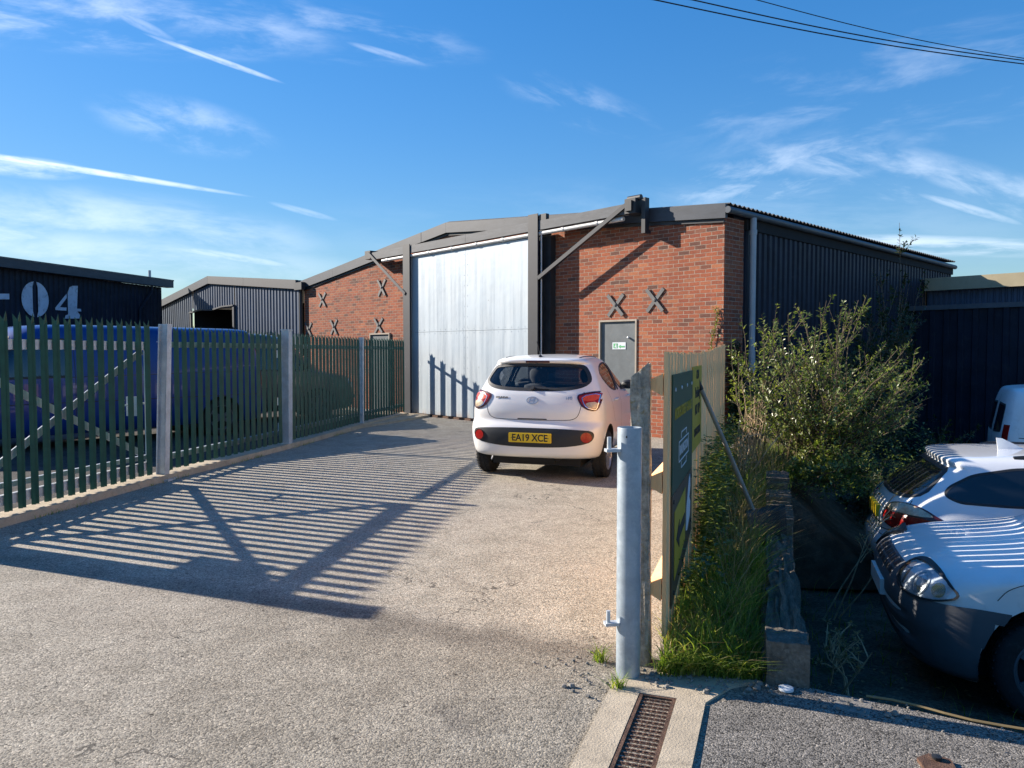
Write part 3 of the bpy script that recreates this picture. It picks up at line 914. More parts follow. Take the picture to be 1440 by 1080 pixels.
# ------------------------------------------------------------------ overhead cables
for (x0, y0, x1, y1, h) in ((922, 0, 1440, 90, 8.0), (975, 0, 1440, 85, 8.2), (1065, 0, 1440, 82, 8.4)):
    a = ray(x0, y0); b = ray(x1, y1)
    a = a * ((h - HCAM) / a.z); b = b * ((h - HCAM) / b.z)
    a.z += HCAM; b.z += HCAM
    dd = b - a
    pts = [a + dd * (t_ / 10) + V((0, 0, -.10 * math.sin(min(max(t_ / 10, 0), 1) * math.pi))) for t_ in range(-12, 26)]
    mb = MB(); mb.tube(pts, .012 if h < 8.3 else .009, 6)
    lab = {8.0: 'thick black overhead cable, lowest of the three crossing the sky', 8.2: 'black overhead cable between the lowest and the topmost of three', 8.4: 'thin black overhead cable, topmost of the three crossing the sky'}[h]
    tag(mb.build('overhead_cable', CABLE, None, True), lab, 'cable', 'overhead cables')

# ------------------------------------------------------------------ warehouse
WP = V((-2.3075, 18.5702)); WA = R(-46.4)
wv = V((math.cos(WA), math.sin(WA))); nv = V((-math.sin(WA), math.cos(WA)))
def ws(s, t): return WP + wv * s + nv * t
wh = tag(empty('warehouse', (*WP, 0), WA), 'long red brick warehouse with a tall galvanised sliding door and dark side cladding', 'building')
SL, SA, SR = -5.67, 1.2, 8.41
def zt(s):
    return 3.62 + (s - SL) / (SA - SL) * .88 if s < SA else 4.50 - (s - SA) / (SR - SA) * .585
def zw(s): return zt(s) - .16
bw = MB()
bw.prism([(SL, -.1), (.15, -.1), (.15, zw(.15)), (SL, zw(SL))], 0, .25)
bw.prism([(.15, 3.95), (4.5, 3.95), (4.5, zw(4.5)), (SA, zw(SA)), (.15, zw(.15))], .001, .25)
bw.prism([(4.5, -.1), (5.76, -.1), (5.76, 2.13), (6.65, 2.13), (6.65, -.1), (8.16, -.1), (8.16, zw(8.16)), (4.5, zw(4.5))], 0, .25)
bw.box(8.16, SR, 0, .62, -.8, zw(SR))
bw.build('brick_wall', BRICK, wh)
# side cladding, plinth, gutter
sc_ = MB(); sc_.corr((SR, .62), (SR, 11.5), .30, 3.60, (1, 0), .19, .032)
sc_.box(SR - .2, SR - .02, .62, 11.5, .3, 3.6)
sc_.build('side_cladding', NAVY, wh)
MB().box(SR - .02, SR + .055, .63, 11.5, 3.605, 3.79).build('eaves_trim', DARKIN, wh)
pl = MB(); pl.box(SR - .2, SR + .01, .62, 11.5, -1.0, .30)
pl.build('plinth', OLDW, wh)
gt = MB()
gt.tube([(SR + .10, -.08, 3.845), (SR + .10, 11.5, 3.80)], .056, 12)
gt.build('gutter', GUTT, wh, True)
dp_ = MB(); dp_.tube([(SR + .12, .72, 3.80), (SR + .12, .72, 3.5), (SR + .12, .72, 1.55)], .052, 14); dp_.tube([(SR + .12, .72, 1.56), (SR + .12, .72, 1.18)], .060, 14)
dp_.tube([(SR + .12, .72, 3.60), (SR + .12, .72, 3.52)], .062, 14)
dp_.build('downpipe', PIPE, wh, True)
# roof: corrugated sheets running down each slope
rf = MB()
npt = 13.6 / .0365
for side in (0, 1):
    sA, sB = (SA, SR + .10) if side else (SA, SL - .1)
    o_ = len(rf.v); k = 0; n_ = int(11.6 / .0365)
    for i in range(n_ + 1):
        t_ = -.02 + i * .0365
        zz = .02 * math.sin(i * math.pi / 2)
        rf.v.append((sA, t_, zt(SA) + .05 + zz)); rf.v.append((sB, t_, zt(min(max(sB, SL), SR)) + (.035 if side else .035) + zz))
    for i in range(n_):
        q = o_ + 2 * i
        rf.f.append((q, q + 1, q + 3, q + 2))
rf.build('roof', ROOFM, wh, True, 80)
uf = MB()
uf.prism([(SL, zw(SL)), (SA, zw(SA)), (SR, zw(SR)), (SR, zw(SR) + .1), (SA, zw(SA) + .1), (SL, zw(SL) + .1)], .30, 11.4)
uf.build('soffit', NAVY, wh)
# gable fascia in lengths with visible joints
cuts = [SL - .08, -3.9, -1.6, .25, SA, 3.2, 5.1, 6.9, SR + .06]
for a, b in zip(cuts[:-1], cuts[1:]):
    e = random.uniform(-.006, .006)
    f = lambda q: zt(min(max(q, SL), SR))
    MB().prism([(a + .003, f(a) - .20), (b - .003, f(b) - .20), (b - .003, f(b) + .035), (a + .003, f(a) + .035)], -.085 + e, -.012).build('fascia', FASC, wh)
us_ = MB()
us_.prism([(SL, zt(SL) - .26), (SA, zt(SA) - .26), (SR, zt(SR) - .26), (SR, zt(SR) - .2035), (SA, zt(SA) - .2035), (SL, zt(SL) - .2035)], -.035, -.004)
us_.build('fascia_shadow_strip', STEELB, wh)  # black strip standing in for the shadow below the fascia boards
# sliding door: two tall leaves of galvanised sheet
dl = MB()
for (a, b, z0, z1) in ((.10, 2.12, .06, 2.0), (.10, 2.12, 2.006, 3.84), (2.128, 4.24, .06, 2.0), (2.128, 4.24, 2.006, 3.84)):
    dl.box(a, b, -.26, -.20, z0, z1)
for z in (1.96, 2.05):
    for i in range(20):
        x = .2 + i * .2
        dl.lathe([(0, .010), (-.005, .007), (-.006, 0)], 'y', (x, -.2605, z), 6)
for x in (2.07, 2.18):
    for i in range(16):
        dl.lathe([(0, .010), (-.005, .007), (-.006, 0)], 'y', (x, -.2605, .25 + i * .23), 6)
dobj = dl.build('sliding_door', GDOOR, wh)
MB().box(.045, .097, -.285, -.18, .05, 3.85).build('door_edge', WHITEP, dobj)
MB().box(4.243, 4.29, -.285, -.18, .05, 3.85).build('door_edge', WHITEP, dobj)
MB().box(.15, 4.3, -.29, -.17, .0, .05).build('door_track', RUST, wh)
MB().box(.15, 4.5, .05, .2, 0, 3.95).build('door_backing', DARKIN, wh)
# steel portal in front of the door
for s0, zt_ in ((-.12, 4.12), (4.19, 4.28)):
    c_ = MB()
    c_.box(s0, s0 + .27, -.36, -.335, 0, zt_)
    co_ = c_.build('column', STEELG, wh)
    k_ = MB(); k_.box(s0 + .02, s0 + .255, -.335, -.295, 0, zt_ - .03)
    k_.build('web', STEELB, co_)
    k_ = MB(); k_.box(s0 + .29, s0 + .47, -.33, -.24, zt_ - .18, zt_ - .02)
    k_.build('column_bracket', STEELB, wh)
MB().box(4.34, 4.62, -.15, -.002, 0, 3.85).build('rear_post', STEELB, wh)
MB().box(-.16, .145, -.17, -.002, 0, 3.72).build('rear_post', STEELB, wh)
vp = MB(); vp.tube([(4.51, -.30, 0), (4.51, -.30, 3.9)], .014, 8)
vp.build('conduit', WHITEP, wh, True)
hb = MB()
for a, b in ((-1.55, -.123), (.153, 2.2), (2.206, 4.187), (4.463, 6.62)):
    z0 = 3.89 + (a + 1.55) * .011; z1 = 3.89 + (b + 1.55) * .011
    hb.prism([(a, z0), (b, z1), (b, z1 + .185), (a, z0 + .18)], -.335, -.225)
hb.build('header_beam', BEAMM, wh)
tk = MB()
tk.tube([(-1.1, -.285, 3.835), (6.55, -.285, 3.915)], .040, 12)
for i in range(9):
    x = -.9 + i * .85
    tk.tube([(x, -.285, 3.836 + (x + 1.1) * .01046), (x + .06, -.285, 3.836 + (x + 1.16) * .01046)], .049, 12)
tk.build('door_rail', WHITEP, wh, True)
eb = MB(); eb.box(6.625, 6.86, -.36, -.08, 3.98, 4.24); eb.box(6.66, 6.80, -.40, -.361, 4.02, 4.20)
eb.tube([(6.62, -.24, 4.26), (6.9, -.24, 4.26)], .05, 10)
eb.build('beam_end', STEELB, wh)
eb2 = MB(); eb2.box(-1.80, -1.555, -.36, -.10, 3.92, 4.13)
eb2.build('beam_end', STEELB, wh)
hg_ = MB(); hg_.box(6.92, 7.0, -.26, -.14, 3.62, 4.24); hg_.box(6.88, 6.92, -.22, -.17, 4.05, 4.12); hg_.box(6.92, 7.0, -.14, -.086, 3.62, 3.68)
hg_.build('hanger', STEELB, wh)
for a, b in (((6.70, -.37, 4.16), (4.48, -.372, 3.0)), ((-1.62, -.37, 4.06), (-.02, -.375, 2.94))):
    m_ = MB(); m_.bar(a, b, .012, .075); m_.bar((a[0], a[1] + .035, a[2] - .03), (b[0], b[1] + .035, b[2] - .03), .07, .01)
    m_.build('brace', STEELG, wh)
# personnel doors
for (a, b, zt_) in ((5.76, 6.65, 2.13), (-2.10, -1.18, 2.02)):
    d_ = MB(); d_.box(a + .035, b - .035, -.006 if a < 0 else .02, .06, .01, zt_ - .035)
    do = d_.build('door', DOORG, wh)
    f_ = MB(); y0_ = -.045 if a < 0 else -.02
    f_.box(a, a + .033, y0_, .07, 0, zt_); f_.box(b - .033, b, y0_, .07, 0, zt_); f_.box(a + .033, b - .033, y0_, .07, zt_ - .033, zt_)
    f_.build('frame', PINE, do)
    if a > 0:
        MB().box(a + .31, a + .62, .012, .0195, 1.58, 1.71).build('exit_sign', SWHITE, do)
        e_ = MB(); e_.prism([(a + .335, 1.60), (a + .435, 1.60), (a + .435, 1.69), (a + .335, 1.69)], .009, .0118)
        e_.prism([(a + .455, 1.63), (a + .5, 1.595), (a + .5, 1.615), (a + .6, 1.615), (a + .6, 1.645), (a + .5, 1.645), (a + .5, 1.665)], .009, .0118)
        e_.build('exit_symbol', LIME, do)
        w_ = MB(); w_.lathe([(.0, .012), (-.004, .011), (-.004, 0)], 'y', (a + .40, .0085, 1.672), 10); w_.box(a + .38, a + .41, .0075, .0088, 1.615, 1.66); w_.bar((a + .385, .008, 1.64), (a + .36, .008, 1.62), .001, .009); w_.bar((a + .40, .008, 1.62), (a + .425, .008, 1.603), .001, .009)
        w_.build('running_figure', SWHITE, do)
        kn = MB(); kn.lathe([(.02, .018), (-.03, .02), (-.035, .012), (-.035, 0)], 'y', (a + .70, 0, 1.79), 12)
        kn.build('lock', ALLOY, do, True)
# cross shaped pattress plates
for (s, z) in ((6.16, 2.40), (7.05, 2.45), (-4.60, 3.04), (-1.55, 3.20), (-3.97, 2.24), (-1.71, 2.22), (-5.42, 2.20)):
    x_ = MB(); L = .265; a0 = random.uniform(-.06, .06)
    for k_, sgn in enumerate((1, -1)):
        an = R(48) + a0
        dx, dz = L * math.cos(an) * sgn, L * math.sin(an)
        x_.bar((s - dx, -.012 - .018 * k_, z - dz), (s + dx, -.012 - .018 * k_, z + dz), .017, .068)
    x_.lathe([(-.038, .026), (-.052, .024), (-.054, 0)], 'y', (s, 0, z), 8)
    x_.build('pattress_plate', PLATEG, wh)
dp2 = MB(); dp2.tube([(SL - .06, -.09, 3.45), (SL - .06, -.09, 0)], .055, 12)
dp2.build('downpipe', STEELB, wh, True)
hp2 = MB(); hp2.box(SL - .22, SL + .22, -.22, -.088, 3.38, 3.60); hp2.build('hopper', STEELB, wh)

# grey gabled shed continuing the row on the left
sd = tag(empty('corrugated_shed', (*ws(-12, 0), 0), WA), 'slate grey corrugated shed with a low gable and an open dark doorway', 'building')
def zs(s):                                     # s in warehouse coordinates
    return 4.24 - (s + 12.6) / 6.7 * .60 if s > -12.6 else 4.24 - (-12.6 - s) / 6.2 * .80
o12 = -12.0
def shed_corr(a, b, z0):
    m_ = MB(); m_.corr((a - o12, 0), (b - o12, 0), z0, lambda u: zs(a + u) - .18, (0, -1), .21, .045)
    return m_
cl = MB()
for a, b, z0 in ((-5.83, -10.55, 0), (-10.55, -14.3, 3.08), (-14.3, -18.7, 0)):
    c2 = shed_corr(b, a, z0)
    cl.add(c2.v, c2.f)
cl.build('cladding', SLATE, sd)
rfa = MB()
rfa.prism([(-18.8 - o12, zs(-18.8)), (-12.6 - o12, zs(-12.6)), (-5.95 - o12, zs(-5.95)), (-5.95 - o12, zs(-5.95) + .05), (-12.6 - o12, zs(-12.6) + .05), (-18.8 - o12, zs(-18.8) + .05)], -.05, 12)
rfa.build('roof', ROOFM, sd)
for a, b in ((-18.8, -12.6), (-12.6, -9.6), (-9.6, -5.95)):
    MB().prism([(a - o12 + .004, zs(a) - .22), (b - o12 - .004, zs(b) - .22), (b - o12 - .004, zs(b) + .055), (a - o12 + .004, zs(a) + .055)], -.14, -.052).build('fascia', STEELG if a > -18 else FASC, sd)
MB().box(-10.55 - o12, -10.42 - o12, -.12, -.046, 0, 3.12).build('door_jamb', FASC, sd)
MB().box(-14.43 - o12, -14.3 - o12, -.12, -.046, 0, 3.1).build('door_jamb', FASC, sd)
ln = MB()
pts_ = [(-14.43 - o12, -.1, 3.02), (-13.4 - o12, -.11, 3.10), (-12.3 - o12, -.10, 3.05), (-11.4 - o12, -.12, 3.13), (-10.45 - o12, -.1, 3.14)]
for a, b in zip(pts_[:-1], pts_[1:]):
    ln.bar(a, b, .09, .05)
ln.build('lintel', FASC, sd)
inn = MB(); inn.box(-14.3 - o12, -10.55 - o12, 3.0, 3.1, 0, 3.4); inn.box(-14.32 - o12, -14.30 - o12, .02, 3, 0, 3.2); inn.box(-10.55 - o12, -10.53 - o12, .02, 3, 0, 3.2)
inn.build('interior', DARKIN, sd)
st = MB()
for i in range(5):
    st.box(-12.6 - o12 + i * .12, -10.7 - o12, .9 + .02 * i, 2.2, 1.9 + i * .13, 2.02 + i * .13)
o = tag(st.build('board_stack', BEIGE), 'pale stack of boards inside the dark doorway of the grey shed', 'boards'); o.location = (*ws(-12, 0), 0); o.rotation_euler = (0, 0, WA)

# dark blue unit with stencilled number
NA0 = V((-13.45, 29.0)); ND = V((-.236, -.9717)); NNRM = V((.9717, -.236))
nb = tag(empty('painted_unit', (*NA0, 0), math.atan2(ND.y, ND.x)), 'dark navy corrugated unit with the pale stencilled number 04', 'building')
# local x runs towards the camera along the wall; outward normal is local +y
cb = MB(); cb.corr((0, 0), (20, 0), 0, 4.0, (0, 1), .20, .035)
cb.corr((0, -14), (0, 0), 0, 4.0, (-1, 0), .2, .03)
cb.build('cladding', NAVY, nb)
MB().prism([(-.28, 4.0), (20, 4.0), (20, 4.25), (-.28, 4.25)], .045, .35).build('fascia', FASC, nb)
MB().box(-.3, 20, -14, .36, 4.252, 4.30).build('roof', ROOFM, nb)
dpn = MB(); dpn.tube([(.75, .2, 3.98), (.75, .2, 3.8), (1.25, .10, 3.1), (1.25, .10, 0)], .05, 8)
dpn.build('downpipe', NAVY, nb, True)
pf_ = MB(); pf_.tube([(.35, -.2, 4.3), (.35, -.2, 4.62)], .05, 10); pf_.build('flue', PIPE, nb, True)
def nx_at(px):                                # where the view ray through column px meets the unit's wall
    r_ = (px - 720) / FPX * 1.0
    # (NA0 + ND*u).x / y = r_
    return (NA0.x - r_ * NA0.y) / (r_ * ND.y - ND.x)
def nz_at(px, py):
    u_ = nx_at(px); p = NA0 + ND * u_
    rr = ray(px, py); return HCAM + rr.z * (p.y / rr.y)
def plate(px_out):
    out = []
    for px, py in px_out:
        out.append((nx_at(px), nz_at(px, py)))
    return out
lt = MB()
cx, cz = nx_at(50.5), nz_at(50.5, 421)
hw0, hh0 = abs(nx_at(31.5) - nx_at(69.5)) / 2, abs(nz_at(50.5, 396) - nz_at(50.5, 446)) / 2
def arc_half(sg):
    pts = []
    for i in range(17):
        a = R(-84 + i * 10.5)
        pts.append((cx + sg * hw0 * math.cos(a), cz + hh0 * math.sin(a)))
    for i in range(9):
        a = R(66 - i * 16.5)
        pts.append((cx + sg * hw0 * .20 * (1 if abs(a) < 1 else .75), cz + hh0 * .82 * math.sin(a) / math.sin(R(66))))
    return pts
lt.prism(arc_half(-1), .044, .052); lt.prism(arc_half(1), .044, .052)
lt.prism(plate([(96, 412), (99, 404), (103, 402), (110.5, 402), (108.5, 434), (114, 434.5), (114.5, 438), (109, 438), (112.5, 443), (111.5, 448), (91, 448), (92.5, 443.5), (96, 442)]), .044, .052)
lt.prism(plate([(78, 433), (94.5, 413), (94.5, 419), (84.5, 432), (94, 432.5), (93.5, 437), (78.5, 436)]), .044, .052)
lt.prism(plate([(-10, 413), (14, 413), (14, 421), (-10, 421)]), .044, .052)
lt.build('stencilled_number', LETTER, nb)

# dark block and beige roofed unit at the right, joining the warehouse side
db = tag(empty('cladded_annex', (*ws(SR, 8.4), 0), WA), 'dark cladded annex wall at the right behind the parked cars', 'building')
c3 = MB(); c3.corr((.02, 0), (14, 0), -1, 2.52, (0, -1), .30, .045, ((0, 0), (.5, 0), (.58, 1), (.92, 1)))
c3.build('cladding', NAVY, db)
MB().box(.02, 14, -.08, .12, 2.52, 2.63).build('cap_flashing', GUTT, db)
MB().prism([(.02, 2.56), (14, 2.56), (14, 2.58), (.02, 2.58)], .12, .9).build('roof', SLATE, db)
bu = tag(empty('beige_unit', (*ws(SR, 9.3), 0), WA), 'low unit with a deep beige roof fascia at the right edge of the view', 'building')
c4 = MB(); c4.corr((.1, .1), (14, .1), 0, 3.04, (0, -1), .12, .03)
c4.build('cladding', SLATE, bu)
MB().box(.1, 14, -.12, .05, 3.035, 3.345).build('fascia', BEIGE, bu)
MB().box(.1, 14, .05, 8, 3.20, 3.33).build('roof', ROOFM, bu)

# ------------------------------------------------------------------ vehicles
def pchip(pts):
    xs = [p[0] for p in pts]; ys = [p[1] for p in pts]; n = len(xs)
    h = [xs[i + 1] - xs[i] for i in range(n - 1)]; dl = [(ys[i + 1] - ys[i]) / h[i] for i in range(n - 1)]
    m = [dl[0]] + [0] * (n - 2) + [dl[-1]]
    for i in range(1, n - 1):
        if dl[i - 1] * dl[i] > 0:
            w1 = 2 * h[i] + h[i - 1]; w2 = h[i] + 2 * h[i - 1]
            m[i] = (w1 + w2) / (w1 / dl[i - 1] + w2 / dl[i])
    def f(x):
        if x <= xs[0]: return ys[0]
        if x >= xs[-1]: return ys[-1]
        i = 0
        while x > xs[i + 1]: i += 1
        t = (x - xs[i]) / h[i]
        return ((1 + 2 * t) * (1 - t) ** 2 * ys[i] + t * (1 - t) ** 2 * h[i] * m[i] + t * t * (3 - 2 * t) * ys[i + 1] + t * t * (t - 1) * h[i] * m[i + 1])
    return f

class Body:
    # stacked plan outlines: half width W(z), tail R(z), nose N(z), rounded corners
    def __init__(s, W, Rr, N, zs, pr=3.0, Lr=.5, pn=2.6, Ln=.9, nr=16, nsd=44, nn=20, inset=0.0):
        s.W, s.R, s.N = pchip(W), pchip(Rr), pchip(N)
        s.pr, s.Lr, s.pn, s.Ln = pr, Lr, pn, Ln
        s.nr, s.ns, s.nn, s.inset = nr, nsd, nn, inset
        s.zs = zs; s.lrz = None
    def half(s, z, ins=None):
        ins = s.inset if ins is None else ins
        w, r, f = s.W(z) - ins, s.R(z) + ins, s.N(z) - ins
        Lr = min(s.Lr * (s.lrz(z) if s.lrz else 1), .42 * (f - r)); Ln = min(s.Ln, .5 * (f - r))
        pts = []
        for i in range(s.nr + 1):
            t = math.pi / 2 * i / s.nr
            pts.append((w * abs(math.sin(t)) ** (2 / s.pr), r + Lr * (1 - abs(math.cos(t)) ** (2 / s.pr))))
        y0, y1 = r + Lr, f - Ln
        for i in range(1, s.ns):
            pts.append((w, y0 + (y1 - y0) * i / s.ns))
        for i in range(s.nn + 1):
            t = math.pi / 2 * (1 - i / s.nn)
            pts.append((w * abs(math.sin(t)) ** (2 / s.pn), f - Ln * (1 - abs(math.cos(t)) ** (2 / s.pn))))
        return pts
    def loop(s, z, ins=None):
        h = s.half(z, ins)
        return h + [(-x, y) for x, y in h[-2:0:-1]]
    def mb(s, zs=None, ins=None):
        zs = zs or s.zs
        m = MB(); n = None
        for z in zs:
            lp = s.loop(z, ins); n = len(lp)
            m.v += [(x, y, z) for x, y in lp]
        for i in range(len(zs) - 1):
            for k in range(n):
                k2 = (k + 1) % n
                m.f.append((i * n + k, i * n + k2, (i + 1) * n + k2, (i + 1) * n + k))
        for i, flip in ((0, True), (len(zs) - 1, False)):
            o = i * n; H = n // 2
            for k in range(H):                      # strip cap left to right
                a, b = o + k, o + k + 1
                c, d = o + (n - k - 1) % n if k < H else o, o + (n - k) % n
                q = [a, b, c, d]
                u = []
                for e in q:
                    if e not in u: u.append(e)
                if len(u) > 2: m.f.append(tuple(u[::-1] if flip else u))
        return m
    def bvh(s, mb=None):
        mb = mb or s.mb()
        return BVHTree.FromPolygons([V(p) for p in mb.v], mb.f)

def smooth_outline(pts, it=2):
    for _ in range(it):
        o = []
        n = len(pts)
        for i in range(n):
            a, b = V(pts[i]), V(pts[(i + 1) % n])
            o += [tuple(a.lerp(b, .25)), tuple(a.lerp(b, .75))]
        pts = o
    return pts
def resample(pts, step):
    out = []
    n = len(pts)
    for i in range(n):
        a, b = V(pts[i]), V(pts[(i + 1) % n])
        k = max(1, int((b - a).length / step + .5))
        out += [tuple(a.lerp(b, j / k)) for j in range(k)]
    return out
def inset(pts, d):
    n = len(pts); out = []
    A = sum(pts[i][0] * pts[(i + 1) % n][1] - pts[(i + 1) % n][0] * pts[i][1] for i in range(n))
    sg = 1 if A > 0 else -1
    for i in range(n):
        a, b, c = V(pts[i - 1]), V(pts[i]), V(pts[(i + 1) % n])
        t = (c - a)
        if t.length < 1e-9: out.append(tuple(b)); continue
        t.normalize()
        out.append((b.x - t.y * d * sg, b.y + t.x * d * sg))
    return out
class Proj:
    # casts 2-D outlines (a, z) onto a body along a horizontal direction
    def __init__(s, bvh, phi, pivot=(0, 0), dz=0.0):
        s.b = bvh; p = R(phi); s.dz = dz
        s.d = V((-math.sin(p), math.cos(p), 0)); s.h = V((math.cos(p), math.sin(p), 0)); s.p = V((*pivot, 0))
    def at(s, a, z, off=0.0):
        z = z + s.dz
        o = s.p + s.h * a + V((0, 0, z)) - s.d * 6
        hit, n, i, dist = s.b.ray_cast(o, s.d)
        if hit is None:
            hit, n, i, dist = s.b.find_nearest(s.p + s.h * a + V((0, 0, z)) - s.d * .4)
            if hit is None: return None
        if n.dot(s.d) > 0: n = -n
        return hit + n * off
    def patch(s, outline, off, res=.035, thick=.012, mb=None):
        mb = mb or MB()
        ol = resample(outline, res)
        n = len(ol)
        xs = [p[0] for p in ol]; zs = [p[1] for p in ol]
        pts = [V(p) for p in ol]
        def inside(x, y):
            c = False; j = n - 1
            for i in range(n):
                if (ol[i][1] > y) != (ol[j][1] > y) and x < (ol[j][0] - ol[i][0]) * (y - ol[i][1]) / (ol[j][1] - ol[i][1]) + ol[i][0]: c = not c
                j = i
            return c
        x = min(xs) + res * .5
        while x < max(xs):
            z = min(zs) + res * .5
            while z < max(zs):
                if inside(x, z) and min((V((x, z)) - V(q)).length for q in ol) > res * .45: pts.append(V((x, z)))
                z += res
            x += res
        vs, es, fs, *_ = geometry.delaunay_2d_cdt(pts, [(i, (i + 1) % n) for i in range(n)], [], 1, 1e-5)
        P = [s.at(v.x, v.y, off) for v in vs]
        o = len(mb.v)
        Q = s.d
        cen = sum((V(p) for p in P), V()) / len(P)
        fl = []
        for f in fs:
            a, b, c = P[f[0]], P[f[1]], P[f[2]]
            fl.append(tuple(f) if (b - a).cross(c - a).dot(Q) < 0 else tuple(reversed(f)))
        mb.add([tuple(p) for p in P], fl)
        if thick:                                    # skirt down to the body
            base = len(mb.v)
            bo = [s.at(*p, off) for p in ol]; bi = [s.at(*p, off - thick) for p in ol]
            mb.v += [tuple(p) for p in bo] + [tuple(p) for p in bi]
            for i in range(n):
                k = (i + 1) % n
                mb.f.append((base + i, base + k, base + n + k, base + n + i))
        return mb
    def ring(s, outline, width, off, thick=.01, res=.03, inner=None, mb=None):
        mb = mb or MB()
        a = resample(outline, res); b = inset(a, width)
        n = len(a); o = len(mb.v)
        A = [s.at(*p, off) for p in a]; Bq = [s.at(*p, off) for p in b]; C = [s.at(*p, off - thick) for p in a]; D = [s.at(*p, off - thick) for p in b]
        mb.v += [tuple(p) for q in (A, Bq, C, D) for p in q]
        for i in range(n):
            k = (i + 1) % n
            mb.f += [(o + i, o + k, o + n + k, o + n + i), (o + 2 * n + i, o + 2 * n + k, o + k, o + i), (o + n + i, o + n + k, o + 3 * n + k, o + 3 * n + i)]
        return mb
    def ribbon(s, pts, w, off, mb=None, step=.03, closed=False):
        mb = mb or MB()
        if not closed and len(pts) > 2:
            for _ in range(2):
                q_ = [pts[0]]
                for a, b in zip(pts[:-1], pts[1:]):
                    a, b = V(a), V(b); q_ += [tuple(a.lerp(b, .25)), tuple(a.lerp(b, .75))]
                pts = q_ + [pts[-1]]
        pl = []
        m = len(pts)
        for i in range(m if closed else m - 1):
            a, b = V(pts[i]), V(pts[(i + 1) % m]); k = max(1, int((b - a).length / step))
            pl += [a.lerp(b, j / k) for j in range(k)]
        if not closed: pl.append(V(pts[-1]))
        n = len(pl); o = len(mb.v)
        for i, p in enumerate(pl):
            t = pl[(i + 1) % n if closed else min(i + 1, n - 1)] - pl[i - 1 if (closed or i) else 0]
            t = t.normalized() if t.length > 1e-9 else V((1, 0))
            q = V((-t.y, t.x)) * w / 2
            mb.v.append(tuple(s.at(p.x + q.x, p.y + q.y, off))); mb.v.append(tuple(s.at(p.x - q.x, p.y - q.y, off)))
        for i in range(n if closed else n - 1):
            a = o + 2 * i; b = o + 2 * ((i + 1) % n)
            mb.f.append((a, b, b + 1, a + 1))
        return mb
    def prism(s, outline, d0, d1):
        # cutter prism along the cast direction
        n = len(outline); mb = MB()
        A = [s.p + s.h * a + V((0, 0, z)) + s.d * d0 for a, z in outline]; Bq = [s.p + s.h * a + V((0, 0, z)) + s.d * d1 for a, z in outline]
        mb.add([tuple(p) for p in A + Bq], [tuple(range(n)), tuple(range(2 * n - 1, n - 1, -1))] + [(i, i + n, (i + 1) % n + n, (i + 1) % n) for i in range(n)])
        return mb

def cut(obj, cutters, dark=1, holes=()):
    # boolean-subtract cutters; their faces take material slot 1
    tmp = []
    for ci, mb in enumerate(list(cutters) + list(holes)):
        me = mb.mesh('cutter')
        hole = ci >= len(cutters)
        bm = bmesh.new(); bm.from_mesh(me); bmesh.ops.remove_doubles(bm, verts=bm.verts, dist=1e-6); bmesh.ops.recalc_face_normals(bm, faces=bm.faces); bm.to_mesh(me); bm.free()
        for p in me.polygons: p.material_index = 2 if hole else dark
        for sl in obj.data.materials: me.materials.append(sl)
        o = bpy.data.objects.new('cutter', me); COL.objects.link(o); o.parent = obj.parent
        md = obj.modifiers.new('cut', 'BOOLEAN'); md.operation = 'DIFFERENCE'; md.solver = 'EXACT'; md.object = o; md.material_mode = 'INDEX'
        tmp.append(o)
    bpy.context.view_layer.update()
    dg = bpy.context.evaluated_depsgraph_get()
    dg.update()
    me = bpy.data.meshes.new_from_object(obj.evaluated_get(dg))
    obj.modifiers.clear()
    old = obj.data; obj.data = me; me.name = old.name; bpy.data.meshes.remove(old)
    for o in tmp:
        m = o.data; bpy.data.objects.remove(o); bpy.data.meshes.remove(m)
    if holes:                                        # open the panes: drop the pocket walls
        bm = bmesh.new(); bm.from_mesh(me)
        bmesh.ops.delete(bm, geom=[f for f in bm.faces if f.material_index == 2], context='FACES')
        bm.to_mesh(me); bm.free()
    me.polygons.foreach_set('use_smooth', [True] * len(me.polygons))
    me.set_sharp_from_angle(angle=R(32))
def prep(obj):
    bm = bmesh.new(); bm.from_mesh(obj.data); bmesh.ops.remove_doubles(bm, verts=bm.verts, dist=1e-6); bmesh.ops.recalc_face_normals(bm, faces=bm.faces); bm.to_mesh(obj.data); bm.free()

